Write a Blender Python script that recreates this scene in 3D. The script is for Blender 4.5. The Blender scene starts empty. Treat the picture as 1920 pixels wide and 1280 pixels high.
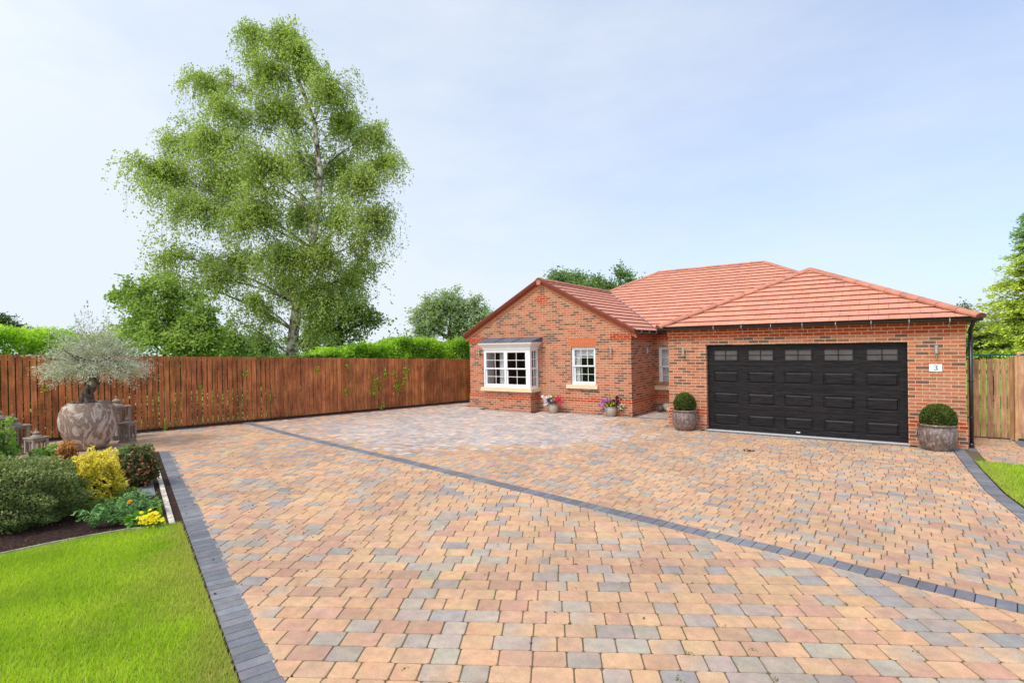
import bpy, math, random
import numpy as np
from mathutils import Vector, Matrix
random.seed(7); R = np.random.default_rng(11)
PI = math.pi
SC = bpy.context.scene
COL = SC.collection

# ------------------------------------------------------------------ camera
CF, CSY, CPT, CROLL, CYAW = 993.4135, 655.0275, -0.0055, 0.0168, -0.6108
C = np.array([3.6936, -13.9068, 2.1952])
_c, _s = math.cos(CYAW), math.sin(CYAW)
RIGHT = np.array([_c, -_s, 0.0]); FWD = np.array([_s, _c, 0.0]); UPV = np.array([0, 0, 1.0])
def ray(x, y):
    Xi = x - 960; Yi = y - CSY
    cr, sr = math.cos(CROLL), math.sin(CROLL)
    X = cr*Xi - sr*Yi; Y = sr*Xi + cr*Yi
    cp, sp = math.cos(CPT), math.sin(CPT)
    a, b, c = X/CF, 1.0, -Y/CF
    y1 = cp*b - sp*c; z1 = sp*b + cp*c
    return RIGHT*a + FWD*y1 + UPV*z1
def at(x, y, d): return C + d*ray(x, y)          # surveyed point at real distance d
def G(x, y, z=0.0):
    r = ray(x, y); return C + (z - C[2])/r[2]*r
cam_d = bpy.data.cameras.new("camera"); cam = bpy.data.objects.new("camera", cam_d); COL.objects.link(cam)
fwd = FWD*math.cos(CPT) + UPV*math.sin(CPT); up = -FWD*math.sin(CPT) + UPV*math.cos(CPT)
cr, sr = math.cos(CROLL), math.sin(CROLL)
r2 = cr*RIGHT - sr*up; u2 = sr*RIGHT + cr*up
M = Matrix.Identity(4)
for i in range(3):
    M[i][0] = r2[i]; M[i][1] = u2[i]; M[i][2] = -fwd[i]; M[i][3] = C[i]
cam.matrix_world = M
cam_d.sensor_width = 36; cam_d.lens = CF/1920*36; cam_d.shift_y = (CSY-640)/1920
cam_d.clip_start = 0.05; cam_d.clip_end = 5000
SC.camera = cam

# ------------------------------------------------------------------ helpers
def tag(o, label=None, cat=None, group=None, kind=None):
    if label: o['label'] = label
    if cat: o['category'] = cat
    if group: o['group'] = group
    if kind: o['kind'] = kind
    return o
def empty(name, loc, label=None, cat=None, group=None):
    o = bpy.data.objects.new(name, None); COL.objects.link(o); o.location = Vector([float(v) for v in loc])
    o.empty_display_size = .1
    return tag(o, label, cat, group)
def link(me, name, parent, local=False):
    o = bpy.data.objects.new(name, me); COL.objects.link(o)
    if parent is not None:
        o.parent = parent
        if not local:
            w = Matrix.Translation(parent.location) if parent.type == 'EMPTY' else Matrix.Identity(4)
            o.matrix_parent_inverse = w.inverted()
    return o
def copy_tree(o, parent=None):
    c = o.copy(); COL.objects.link(c)
    if parent is not None: c.parent = parent
    for ch in list(o.children): copy_tree(ch, c)
    return c
class MB:
    def __init__(s): s.V = []; s.F = []; s.C = []; s.hc = False
    def add(s, vs, fs, c=None):
        n = len(s.V); s.V += [tuple(map(float, v)) for v in vs]; s.F += [tuple(n+i for i in f) for f in fs]
        if c is not None: s.hc = True
        if c is None: s.C += [(1, 1, 1)]*len(vs)
        elif len(c) == len(vs) and not isinstance(c[0], (float, int)): s.C += list(c)
        else: s.C += [tuple(c)]*len(vs)
    def box(s, x0, x1, y0, y1, z0, z1, c=None):
        s.add([(x0,y0,z0),(x1,y0,z0),(x1,y1,z0),(x0,y1,z0),(x0,y0,z1),(x1,y0,z1),(x1,y1,z1),(x0,y1,z1)],
              [(3,2,1,0),(4,5,6,7),(0,1,5,4),(1,2,6,5),(2,3,7,6),(3,0,4,7)], c)
    def poly(s, p, c=None): s.add(p, [tuple(range(len(p)))], c)
    def prism(s, p, d, c=None):                      # planar polygon p swept by vector d
        n = len(p); q = [tuple(a[i]+d[i] for i in range(3)) for a in p]
        s.add(list(p)+q, [tuple(range(n))[::-1], tuple(range(n, 2*n))] + [(i, (i+1) % n, n+(i+1) % n, n+i) for i in range(n)], c)
    def obox(s, o, a, b, c3, c=None):                # box from origin o, edges a,b,c3
        o, a, b, c3 = map(np.array, (o, a, b, c3))
        s.add([o, o+a, o+a+b, o+b, o+c3, o+a+c3, o+a+b+c3, o+b+c3],
              [(3,2,1,0),(4,5,6,7),(0,1,5,4),(1,2,6,5),(2,3,7,6),(3,0,4,7)], c)
    def tube(s, path, rad, n=6, c=None, cap=True):
        P = [np.array(p, float) for p in path]; m = len(P)
        if not hasattr(rad, '__len__'): rad = [rad]*m
        vs = []; ref = np.array([0.3, 0.9, 0.1])
        for i in range(m):
            d = P[min(i+1, m-1)] - P[max(i-1, 0)]; d = d/(np.linalg.norm(d)+1e-9)
            a = np.cross(d, ref)
            if np.linalg.norm(a) < .1: a = np.cross(d, [1, 0, 0])
            a /= np.linalg.norm(a); b = np.cross(d, a)
            for k in range(n):
                t = 2*PI*k/n; vs.append(P[i] + rad[i]*(math.cos(t)*a + math.sin(t)*b))
        fs = [(i*n+k, i*n+(k+1) % n, (i+1)*n+(k+1) % n, (i+1)*n+k) for i in range(m-1) for k in range(n)]
        if cap: fs += [tuple(range(n))[::-1], tuple((m-1)*n+k for k in range(n))]
        s.add(vs, fs, c)
    def lathe(s, prof, n=24, o=(0, 0, 0), c=None, wob=None):
        vs = []; m = len(prof)
        for r, z in prof:
            for k in range(n):
                t = 2*PI*k/n; q = r if wob is None else r*wob(t, z)
                vs.append((o[0]+q*math.cos(t), o[1]+q*math.sin(t), o[2]+z))
        fs = [(i*n+k, i*n+(k+1) % n, (i+1)*n+(k+1) % n, (i+1)*n+k) for i in range(m-1) for k in range(n)]
        if prof[0][0] > 1e-4: fs.append(tuple(range(n))[::-1])
        if prof[-1][0] > 1e-4: fs.append(tuple((m-1)*n+k for k in range(n)))
        s.add(vs, fs, c)
    def build(s, name, mat, parent=None, smooth=False, local=False, bevel=0):
        me = bpy.data.meshes.new(name); me.from_pydata(s.V, [], s.F)
        if s.hc:
            a = me.color_attributes.new('Col', 'FLOAT_COLOR', 'POINT')
            a.data.foreach_set('color', np.hstack([np.array(s.C, float), np.ones((len(s.C), 1))]).ravel())
        me.materials.append(mat)
        if smooth: me.polygons.foreach_set('use_smooth', [True]*len(me.polygons))
        me.update()
        o = link(me, name, parent, local)
        if bevel:
            b = o.modifiers.new('b', 'BEVEL'); b.width = bevel; b.segments = 2; b.limit_method = 'ANGLE'
        return o
def npmesh(name, V, nper, cols, mat, parent=None, local=False):
    """V: (N*nper,3) vertices, each run of nper vertices is one face; cols (N*nper,3)."""
    V = np.asarray(V, np.float32).reshape(-1, 3); n = len(V); nf = n//nper
    me = bpy.data.meshes.new(name)
    me.vertices.add(n); me.vertices.foreach_set('co', V.ravel())
    me.loops.add(n); me.loops.foreach_set('vertex_index', np.arange(n, dtype=np.int32))
    me.polygons.add(nf); me.polygons.foreach_set('loop_start', np.arange(0, n, nper, dtype=np.int32))
    a = me.color_attributes.new('Col', 'FLOAT_COLOR', 'POINT')
    a.data.foreach_set('color', np.hstack([cols, np.ones((n, 1))]).astype(np.float32).ravel())
    me.materials.append(mat); me.update(calc_edges=True); me.validate()
    return link(me, name, parent, local)
def unit(a): return a/(np.linalg.norm(a, axis=-1, keepdims=True)+1e-9)
def leaf_quads(P, size, aspect, base, dark, light, D=None, flat=0.0, clump=None):
    """rhombic leaves at P; returns verts and colours"""
    n = len(P); N = unit(R.normal(size=(n, 3)) + np.array([0, 0, flat]))
    A = R.normal(size=(n, 3)) if D is None else D + .35*R.normal(size=(n, 3))
    A = unit(A - N*np.sum(A*N, 1, keepdims=True)); B = np.cross(N, A)
    L = size*R.uniform(.7, 1.3, (n, 1)); W = L/aspect
    V = np.stack([P - A*L*.5, P + B*W*.5 + A*L*.05, P + A*L*.5, P - B*W*.5 + A*L*.05], 1)
    t = R.uniform(0, 1, (n, 1)) if clump is None else np.clip(.55*clump.reshape(-1, 1) + .45*R.uniform(0, 1, (n, 1)), 0, 1)
    base, dark, light = map(np.array, (base, dark, light))
    c = np.where(t < .5, dark + (base-dark)*t*2, base + (light-base)*(t-.5)*2)
    return V.reshape(-1, 3), np.repeat(c, 4, 0)

# ------------------------------------------------------------------ materials
def mat(name, rough=.6, spec=.4):
    m = bpy.data.materials.new(name); m.use_nodes = True; nt = m.node_tree; b = nt.nodes['Principled BSDF']
    b.inputs['Roughness'].default_value = rough; b.inputs['Specular IOR Level'].default_value = spec
    return m, nt, b
def N(nt, t, **k):
    n = nt.nodes.new(t)
    for a, v in k.items():
        if a.startswith('i_'): n.inputs[a[2:].replace('_', ' ')].default_value = v
        else: setattr(n, a, v)
    return n
def mth(nt, op, a, b=None, c=None):
    n = nt.nodes.new('ShaderNodeMath'); n.operation = op
    for i, v in enumerate((a, b, c)):
        if v is None: continue
        if isinstance(v, (int, float)): n.inputs[i].default_value = v
        else: nt.links.new(v, n.inputs[i])
    return n.outputs[0]
def mixc(nt, f, a, b, mode='MIX'):
    n = nt.nodes.new('ShaderNodeMix'); n.data_type = 'RGBA'; n.blend_type = mode
    for i, v in ((0, f), (6, a), (7, b)):
        if isinstance(v, (int, float)): n.inputs[i].default_value = v
        elif isinstance(v, tuple): n.inputs[i].default_value = (*v, 1)
        else: nt.links.new(v, n.inputs[i])
    return n.outputs[2]
def ramp(nt, f, stops, interp='LINEAR'):
    n = nt.nodes.new('ShaderNodeValToRGB'); n.color_ramp.interpolation = interp; e = n.color_ramp.elements
    while len(e) < len(stops): e.new(.5)
    for i, (p, c) in enumerate(stops):
        e[i].position = p; e[i].color = (*c, 1) if len(c) == 3 else c
    nt.links.new(f, n.inputs[0]); return n.outputs[0]
def noise(nt, scale, detail=4, vec=None, rough=.55, stretch=None):
    if vec is None: vec = N(nt, 'ShaderNodeTexCoord').outputs['Object']
    if stretch is not None:
        mp = N(nt, 'ShaderNodeMapping'); mp.inputs['Scale'].default_value = stretch; nt.links.new(vec, mp.inputs[0]); vec = mp.outputs[0]
    n = N(nt, 'ShaderNodeTexNoise'); n.inputs['Scale'].default_value = scale; n.inputs['Detail'].default_value = detail
    n.inputs['Roughness'].default_value = rough; nt.links.new(vec, n.inputs['Vector']); return n.outputs['Fac']
def bump(nt, b, h, s=.3, d=.01):
    n = N(nt, 'ShaderNodeBump'); n.inputs['Strength'].default_value = s; n.inputs['Distance'].default_value = d
    nt.links.new(h, n.inputs['Height']); nt.links.new(n.outputs[0], b.inputs['Normal'])
def basic(name, col, rough=.6, spec=.4, var=.15, nscale=8, bmp=0, metal=0, attr=False, stretch=None, bd=.01):
    m, nt, b = mat(name, rough, spec); b.inputs['Metallic'].default_value = metal
    f = noise(nt, nscale, 5, stretch=stretch)
    lo = tuple(max(0, v*(1-var)) for v in col); hi = tuple(v*(1+var) for v in col)
    c = ramp(nt, f, [(.3, lo), (.7, hi)])
    if attr:
        a = N(nt, 'ShaderNodeAttribute', attribute_name='Col'); c = mixc(nt, 1.0, c, a.outputs['Color'], 'MULTIPLY')
    nt.links.new(c, b.inputs['Base Color'])
    if bmp: bump(nt, b, f, bmp, bd)
    return m
def leafmat(name, trans=.35, rough=.45, spec=.35):
    m, nt, b = mat(name, rough, spec)
    a = N(nt, 'ShaderNodeAttribute', attribute_name='Col')
    nt.links.new(a.outputs['Color'], b.inputs['Base Color'])
    t = N(nt, 'ShaderNodeBsdfTranslucent'); tc = mixc(nt, 1.0, a.outputs['Color'], (1.25, 1.3, .6), 'MULTIPLY'); nt.links.new(tc, t.inputs[0])
    mx = N(nt, 'ShaderNodeMixShader'); mx.inputs[0].default_value = trans
    nt.links.new(b.outputs[0], mx.inputs[1]); nt.links.new(t.outputs[0], mx.inputs[2])
    nt.links.new(mx.outputs[0], nt.nodes['Material Output'].inputs[0]); return m

def brickmat(name, stops, mortar=(.69, .485, .33)):
    m, nt, b = mat(name, .85, .2)
    pos = N(nt, 'ShaderNodeTexCoord').outputs['Object']
    sx = N(nt, 'ShaderNodeSeparateXYZ'); nt.links.new(pos, sx.inputs[0])
    nr = N(nt, 'ShaderNodeSeparateXYZ'); nt.links.new(N(nt, 'ShaderNodeNewGeometry').outputs['Normal'], nr.inputs[0])
    side = mth(nt, 'GREATER_THAN', mth(nt, 'ABSOLUTE', nr.outputs[0]), .6)
    u = mth(nt, 'ADD', mth(nt, 'MULTIPLY', sx.outputs[0], mth(nt, 'SUBTRACT', 1.0, side)), mth(nt, 'MULTIPLY', mth(nt, 'ADD', sx.outputs[1], .1), side))
    v = mth(nt, 'DIVIDE', sx.outputs[2], .075); row = mth(nt, 'FLOOR', v); fv = mth(nt, 'FRACT', v)
    uu = mth(nt, 'ADD', mth(nt, 'DIVIDE', mth(nt, 'ADD', u, .966), .2315), mth(nt, 'MULTIPLY', mth(nt, 'PINGPONG', row, 1.0), .5))
    col = mth(nt, 'FLOOR', uu); fu = mth(nt, 'FRACT', uu)
    cb = N(nt, 'ShaderNodeCombineXYZ'); nt.links.new(col, cb.inputs[0]); nt.links.new(row, cb.inputs[1]); nt.links.new(mth(nt, 'MULTIPLY', side, 7.0), cb.inputs[2])
    wn = N(nt, 'ShaderNodeTexWhiteNoise'); nt.links.new(cb.outputs[0], wn.inputs[0])
    big = noise(nt, 1.1, 2, pos)
    idv = mth(nt, 'ADD', wn.outputs[0], mth(nt, 'MULTIPLY', mth(nt, 'SUBTRACT', big, .5), -.5))
    c = ramp(nt, idv, stops)
    c = mixc(nt, 1.0, c, (.93, .88, .84), 'MULTIPLY')
    # small variation inside a brick
    c = mixc(nt, 1.0, c, ramp(nt, noise(nt, 14, 6, pos, .7), [(.3, (.72, .72, .72)), (.7, (1.2, 1.2, 1.2))]), 'MULTIPLY')
    wob = mth(nt, 'MULTIPLY', mth(nt, 'SUBTRACT', noise(nt, 30, 3, pos), .5), .05)
    e1 = mth(nt, 'SUBTRACT', .5, mth(nt, 'ABSOLUTE', mth(nt, 'SUBTRACT', fv, .5)))
    e2 = mth(nt, 'SUBTRACT', .5, mth(nt, 'ABSOLUTE', mth(nt, 'SUBTRACT', fu, .5)))
    m1 = mth(nt, 'LESS_THAN', mth(nt, 'ADD', e1, wob), .085); m2 = mth(nt, 'LESS_THAN', mth(nt, 'ADD', e2, mth(nt, 'MULTIPLY', wob, .4)), .022)
    mm = mth(nt, 'MAXIMUM', m1, m2)
    mc = ramp(nt, noise(nt, 3, 4, pos), [(.3, tuple(v*.85 for v in mortar)), (.7, mortar)])
    nt.links.new(mixc(nt, mm, c, mc), b.inputs['Base Color'])
    h = mth(nt, 'ADD', mth(nt, 'MULTIPLY', mth(nt, 'SUBTRACT', 1.0, mm), 1.0), mth(nt, 'MULTIPLY', noise(nt, 60, 3, pos), .4))
    bump(nt, b, h, .5, .004)
    return m
RED = (.47, .145, .075); ORG = (.57, .21, .11); PNK = (.49, .21, .135); BRN = (.21, .115, .08); DRK = (.155, .10, .08)
M_brick = brickmat('brick', [(0, DRK), (.10, BRN), (.24, (.27, .12, .075)), (.31, RED), (.55, ORG), (.75, PNK), (.92, (.56, .23, .12)), (1, (.32, .14, .09))])
M_bred = brickmat('red_brick', [(0, (.38, .055, .02)), (.5, (.50, .092, .03)), (1, (.44, .075, .025))])
M_soldier = basic('arch_brick', (.58, .15, .06), .85, .2, .2, 20, .3)
M_mortar = basic('mortar', (.66, .46, .30), .9, .1, .1, 20)
M_sill = basic('cast_stone', (.72, .58, .38), .8, .2, .08, 15, .1)
M_white = basic('white_plastic', (.82, .82, .83), .3, .5, .02, 3)
M_cream = basic('painted_cornice', (.80, .76, .72), .4, .4, .03, 3)
M_lead = basic('lead', (.10, .115, .15), .5, .5, .25, 6, .1)
M_black = basic('black_gutter', (.022, .018, .018), .35, .5, .1, 5)
M_steel = basic('brushed_steel', (.55, .55, .54), .3, .5, .05, 10, metal=.8)
M_zinc = basic('zinc', (.55, .56, .58), .45, .5, .1, 10, metal=.2)
M_verge = basic('verge_tile', (.23, .055, .034), .6, .3, .15, 6, .05)
M_tile = basic('roof_tile', (.59, .255, .17), .75, .3, .12, 5, .12, attr=True)
M_ridge = basic('ridge_tile', (.50, .20, .13), .7, .3, .2, 4, .12, attr=True)
M_under = basic('roof_underlay', (.05, .03, .025), .9, .1)
M_concrete = basic('concrete', (.55, .53, .50), .85, .2, .12, 15, .1)
M_grate = basic('drain_grate', (.20, .21, .22), .6, .4, .3, 60, .2)
M_dark = basic('dark_interior', (.36, .25, .21), .9, .1)
M_inwall = basic('interior_paint', (.42, .40, .36), .9, .1)
M_curtain = basic('curtain', (.82, .84, .82), .9, .1, .1, 30, stretch=(6, 6, .2))
# garage door: black wood-grained steel
def doormat():
    m, nt, b = mat('garage_door_black', .5, .25)
    g = noise(nt, 3.0, 8, stretch=(1.2, 1, 22), rough=.7)
    nt.links.new(ramp(nt, g, [(.42, (.003, .0025, .003)), (.58, (.022, .018, .020))]), b.inputs['Base Color'])
    bump(nt, b, g, .35, .004); return m
M_door = doormat()
def glass(name, tint=(.9, .9, .9), dark=0.0):
    m = bpy.data.materials.new(name); m.use_nodes = True; nt = m.node_tree; nt.nodes.remove(nt.nodes['Principled BSDF'])
    t = N(nt, 'ShaderNodeBsdfTransparent'); t.inputs[0].default_value = (*tint, 1)
    g = N(nt, 'ShaderNodeBsdfGlossy'); g.inputs['Roughness'].default_value = .02
    f = N(nt, 'ShaderNodeLayerWeight'); f.inputs[0].default_value = .5
    mx = N(nt, 'ShaderNodeMixShader'); nt.links.new(mth(nt, 'ADD', mth(nt, 'MULTIPLY', mth(nt, 'POWER', f.outputs['Facing'], 4.0), .4), .016), mx.inputs[0]); nt.links.new(t.outputs[0], mx.inputs[1]); nt.links.new(g.outputs[0], mx.inputs[2])
    nt.links.new(mx.outputs[0], nt.nodes['Material Output'].inputs[0]); return m
M_glass = glass('window_glass')
M_dglass = basic('smoked_door_glass', (.10, .08, .09), .15, .5, .25, 4)
def pavermat():
    m, nt, b = mat('block_paving', .82, .25)
    a = N(nt, 'ShaderNodeAttribute', attribute_name='Col')
    n1 = noise(nt, 9, 6, rough=.7); n2 = noise(nt, 120, 3, rough=.8); n3 = noise(nt, .7, 3)
    c = mixc(nt, 1.0, a.outputs['Color'], ramp(nt, n1, [(.3, (.78, .78, .80)), (.7, (1.16, 1.14, 1.10))]), 'MULTIPLY')
    c = mixc(nt, 1.0, c, ramp(nt, n2, [(.28, (.58, .58, .58)), (.48, (1, 1, 1)), (.75, (1.16, 1.16, 1.16))]), 'MULTIPLY')
    c = mixc(nt, 1.0, c, ramp(nt, n3, [(.35, (.87, .87, .89)), (.65, (1.07, 1.06, 1.04))]), 'MULTIPLY')
    c = mixc(nt, 1.0, c, (.92, .91, .92), 'MULTIPLY')
    nt.links.new(c, b.inputs['Base Color']); bump(nt, b, n2, .35, .002); return m
M_paver = pavermat()
def jointmat():
    m, nt, b = mat('joint_sand', .95, .1)
    n1 = noise(nt, 2.2, 5); n2 = noise(nt, 60, 3)
    c = ramp(nt, n1, [(.42, (.15, .105, .07)), (.56, (.13, .11, .05)), (.66, (.12, .15, .03))])
    c = mixc(nt, 1.0, c, ramp(nt, n2, [(.3, (.6, .6, .6)), (.7, (1.3, 1.3, 1.3))]), 'MULTIPLY')
    nt.links.new(c, b.inputs['Base Color']); bump(nt, b, n2, .8, .01); return m
M_joint = jointmat()
def groundmat():
    m, nt, b = mat('meadow_ground', .95, .1)
    c = ramp(nt, noise(nt, 1.5, 6), [(.3, (.13, .24, .02)), (.7, (.24, .38, .04))])
    nt.links.new(c, b.inputs['Base Color']); return m
M_ground = groundmat()
def soilmat():
    m, nt, b = mat('soil', .95, .1)
    n1 = noise(nt, 25, 8, rough=.75)
    c = ramp(nt, n1, [(.35, (.022, .012, .010)), (.55, (.06, .034, .028)), (.72, (.16, .10, .08))])
    nt.links.new(c, b.inputs['Base Color']); bump(nt, b, n1, 1, .03); return m
M_soil = soilmat()
M_lawnbase = basic('lawn_thatch', (.16, .22, .03), .95, .1, .3, 20)
M_blade = leafmat('grass_blade', .35, .6, .2)
M_leaf = leafmat('leaf', .42, .5, .3)
M_leafd = leafmat('matt_leaf', .25, .6, .25)
M_petal = leafmat('petal', .3, .6, .2)
M_wood = basic('stained_fence', (.42, .142, .050), .75, .25, .42, 3, .25, attr=True, stretch=(8, 8, .8))
M_wood2 = basic('weathered_fence', (.50, .30, .155), .8, .2, .35, 3, .25, attr=True, stretch=(8, 8, .8))
def addstain(m, lo=.55):
    nt = m.node_tree; b = nt.nodes['Principled BSDF']; c = b.inputs['Base Color'].links[0].from_socket
    nt.links.new(mixc(nt, 1.0, c, ramp(nt, noise(nt, 1.3, 5, rough=.7), [(.35, (lo, lo*.95, lo*.95)), (.6, (1.1, 1.1, 1.1))]), 'MULTIPLY'), b.inputs['Base Color'])
addstain(M_wood); addstain(M_wood2, .75)
M_rail = basic('fence_rail', (.10, .04, .02), .8, .2, .3, 4)
M_bark = basic('bark', (.10, .075, .055), .9, .1, .5, 14, .8, stretch=(1, 1, .4), bd=.03)
def birchbark():
    m, nt, b = mat('birch_bark', .8, .2)
    n1 = noise(nt, 3.2, 6, stretch=(1, 1, .8), rough=.7)
    c = ramp(nt, n1, [(.40, (.05, .035, .028)), (.50, (.30, .23, .18)), (.56, (.62, .55, .50))])
    nt.links.new(c, b.inputs['Base Color']); bump(nt, b, n1, .8, .04); return m
M_birch = birchbark()
M_twig = basic('twig', (.13, .09, .06), .8, .2, .3, 6)
M_lantern = basic('weathered_lantern_wood', (.30, .24, .19), .85, .2, .3, 5, .3, stretch=(6, 6, 1))
def potmat(name, stops, scale, st=(1, 1, 1), rough=.5, spec=.4, bd=.01):
    m, nt, b = mat(name, rough, spec)
    n1 = noise(nt, scale, 7, stretch=st, rough=.65)
    if name == 'veined_stone_pot': n1.node.inputs['Distortion'].default_value = 1.6
    nt.links.new(ramp(nt, n1, stops), b.inputs['Base Color']); bump(nt, b, n1, .35, bd); return m
M_bigpot = potmat('veined_stone_pot', [(.30, (.12, .075, .058)), (.41, (.36, .25, .185)), (.47, (.19, .125, .095)), (.54, (.48, .355, .27)), (.62, (.56, .48, .42)), (.74, (.30, .20, .155))], 3.0, (1.0, 1.4, .8), .8, .2)
M_glaze = potmat('glazed_pot', [(.35, (.115, .075, .062)), (.52, (.19, .135, .115)), (.66, (.36, .31, .29))], 22, (1, 1, .5), .3, .5, .004)
M_beigepot = basic('beige_pot', (.42, .37, .29), .5, .4, .1, 8, stretch=(4, 4, .3))
M_ball1 = basic('pale_stone', (.55, .47, .38), .8, .2, .15, 12, .1)
M_ball2 = basic('dark_stone', (.12, .105, .10), .7, .3, .2, 12, .1)
M_plaque = basic('plaque', (.80, .83, .82), .4, .4, .03)
M_ink = basic('ink', (.02, .02, .02), .5)
M_slate = basic('slate_slab', (.22, .23, .25), .7, .3, .2, 6, .1)
M_kerb = basic('pale_kerb', (.56, .50, .41), .85, .2, .45, 14, .2)
M_edging = basic('lawn_edging', (.36, .32, .24), .9, .1, .4, 9, .2)
M_greenmetal = basic('green_metal', (.01, .10, .06), .4, .5)

# ------------------------------------------------------------------ world and sun
w = bpy.data.worlds.new("World"); SC.world = w; w.use_nodes = True; nt = w.node_tree
SUN_EL = 54; SUN_AZ_VEC = np.array([-.22, -.97, 0]); SUN_AZ_VEC /= np.linalg.norm(SUN_AZ_VEC)
sky = N(nt, 'ShaderNodeTexSky'); sky.sky_type = 'NISHITA'; sky.sun_disc = False
sky.sun_elevation = math.radians(SUN_EL); sky.sun_rotation = math.atan2(SUN_AZ_VEC[0], SUN_AZ_VEC[1])
sky.air_density = 1.0; sky.dust_density = 1.5; sky.ozone_density = 1.5
tc = N(nt, 'ShaderNodeTexCoord')
sep = N(nt, 'ShaderNodeSeparateXYZ'); nt.links.new(tc.outputs['Generated'], sep.inputs[0])
mp = N(nt, 'ShaderNodeMapping'); mp.inputs['Scale'].default_value = (1.0, 1.7, 3.5); mp.inputs['Rotation'].default_value = (0.2, .35, .5)
nt.links.new(tc.outputs['Generated'], mp.inputs[0])
cn = noise(nt, 1.5, 7, mp.outputs[0], .55)
cn2 = noise(nt, 3.4, 6, mp.outputs[0], .6)
cloud = mth(nt, 'ADD', mth(nt, 'MULTIPLY', cn, .62), mth(nt, 'ADD', mth(nt, 'MULTIPLY', cn2, .34), .0))
# veil is thicker toward the left (west) of the view and toward the horizon
vm = N(nt, 'ShaderNodeVectorMath'); vm.operation = 'DOT_PRODUCT'; nt.links.new(tc.outputs['Generated'], vm.inputs[0])
vm.inputs[1].default_value = tuple(float(v) for v in (-RIGHT*.75 + FWD*.2))
westy = mth(nt, 'MULTIPLY', vm.outputs['Value'], .50)
hz = mth(nt, 'MULTIPLY', mth(nt, 'SUBTRACT', .35, sep.outputs[2]), .45)
cov = mth(nt, 'ADD', mth(nt, 'ADD', cloud, westy), hz)
covr = ramp(nt, cov, [(.18, (.40, .40, .40)), (.48, (.68, .68, .68)), (.80, (.97, .97, .97))])
skyc = mixc(nt, 1.0, sky.outputs[0], (1.54, 1.93, 2.55), 'MULTIPLY')
CLOUD = (8.5, 9.25, 10.1)
mixd = mixc(nt, covr, skyc, CLOUD)
# broad glow round the sun, out of view behind camera, added as soft fill
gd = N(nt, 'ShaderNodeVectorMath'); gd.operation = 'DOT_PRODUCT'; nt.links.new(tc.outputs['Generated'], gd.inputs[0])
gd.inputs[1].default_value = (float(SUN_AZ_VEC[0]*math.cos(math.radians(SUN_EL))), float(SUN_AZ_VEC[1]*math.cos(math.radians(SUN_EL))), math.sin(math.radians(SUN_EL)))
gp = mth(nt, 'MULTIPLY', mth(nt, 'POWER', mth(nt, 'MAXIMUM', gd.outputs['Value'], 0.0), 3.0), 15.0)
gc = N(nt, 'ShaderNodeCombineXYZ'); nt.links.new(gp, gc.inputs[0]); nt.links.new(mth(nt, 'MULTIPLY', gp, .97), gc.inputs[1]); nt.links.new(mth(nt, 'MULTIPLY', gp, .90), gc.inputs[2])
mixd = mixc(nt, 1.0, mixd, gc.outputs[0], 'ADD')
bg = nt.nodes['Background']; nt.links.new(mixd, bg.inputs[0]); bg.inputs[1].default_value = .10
sl = bpy.data.lights.new('sun', 'SUN'); so = bpy.data.objects.new('sun', sl); COL.objects.link(so)
sl.energy = 2.0; sl.angle = math.radians(12); sl.color = (1, .95, .87)
sd = Vector((SUN_AZ_VEC[0]*math.cos(math.radians(SUN_EL)), SUN_AZ_VEC[1]*math.cos(math.radians(SUN_EL)), math.sin(math.radians(SUN_EL))))
so.rotation_euler = sd.to_track_quat('Z', 'Y').to_euler(); so.location = (0, -20, 30)
SC.view_settings.view_transform = 'Standard'; SC.view_settings.look = 'None'; SC.view_settings.gamma = 1; SC.view_settings.exposure = 0.0

exec_parts = []
# ------------------------------------------------------------------ ground
m = MB(); m.poly([(-400, -400, -.05), (400, -400, -.05), (400, 400, -.05), (-400, 400, -.05)])
tag(m.build('ground', M_ground), kind='structure')
FA = np.array([-10.13, 2.74]); FB = np.array([-13.34, -7.92]); FU = (FA-FB)/np.linalg.norm(FA-FB); FN = np.array([-FU[1], FU[0]])  # FN points away from drive
if FN[0] > 0: FN = -FN
def FL(t, off=0.0): p = FA - FU*t + FN*off; return (float(p[0]), float(p[1]))
DIV = [(-12.35, -5.18), (-11.41, -5.34), (-8.99, -5.80), (-6.55, -6.19), (-4.12, -6.53), (-1.2, -7.02), (1.81, -7.50), (3.09, -7.66), (3.93, -7.82), (4.63, -7.93), (6.0, -8.12), (8.5, -8.4)]
DW = .215
DLOW = [(x-.02, y-DW) for x, y in DIV]
def bandR(x): return -8.68 - .335*(x+9.31)
R1 = [(-9.31, -8.68), (5, bandR(5)), (9, -13.6)] + [(9, -8.6)] + DLOW[::-1] + [FL(8.2, -.34), FL(11.0, -.34), FL(16, -.34), (-11.8, -12.6), (-10.55, -11.3), (-10.9, -10.72), (-10.02, -10.03), (-9.52, -8.8)]
R2 = DIV + [(6.5, -7.9), (5.6, -6.6), (5.06, -5.29), (4.89, -3.82), (4.84, -2.24), (4.81, -.62), (4.81, -.13), (4.25, -.13), (4.25, -.30), (-.10, -.30), (-.10, -.13), (-1.10, -.13), (-1.10, 1.30), (-2.45, 1.23), (-5.72, 1.23), (-5.72, .70), (-8.10, .70), (-8.10, 1.23), (-9.2, 1.23), (-9.2, 3.5), FL(-.8, -.34), FL(2, -.34), FL(8.1, -.34)]
R2b = [(-1.10, 1.42), (-1.10, 3.30), (-2.45, 3.30), (-2.45, 1.42)]
R3 = [(5.19, -1.36), (9, -1.3), (9, .62), (6.12, .66), (5.96, .66), (5.96, 1.66), (5.19, 1.70)]
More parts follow.
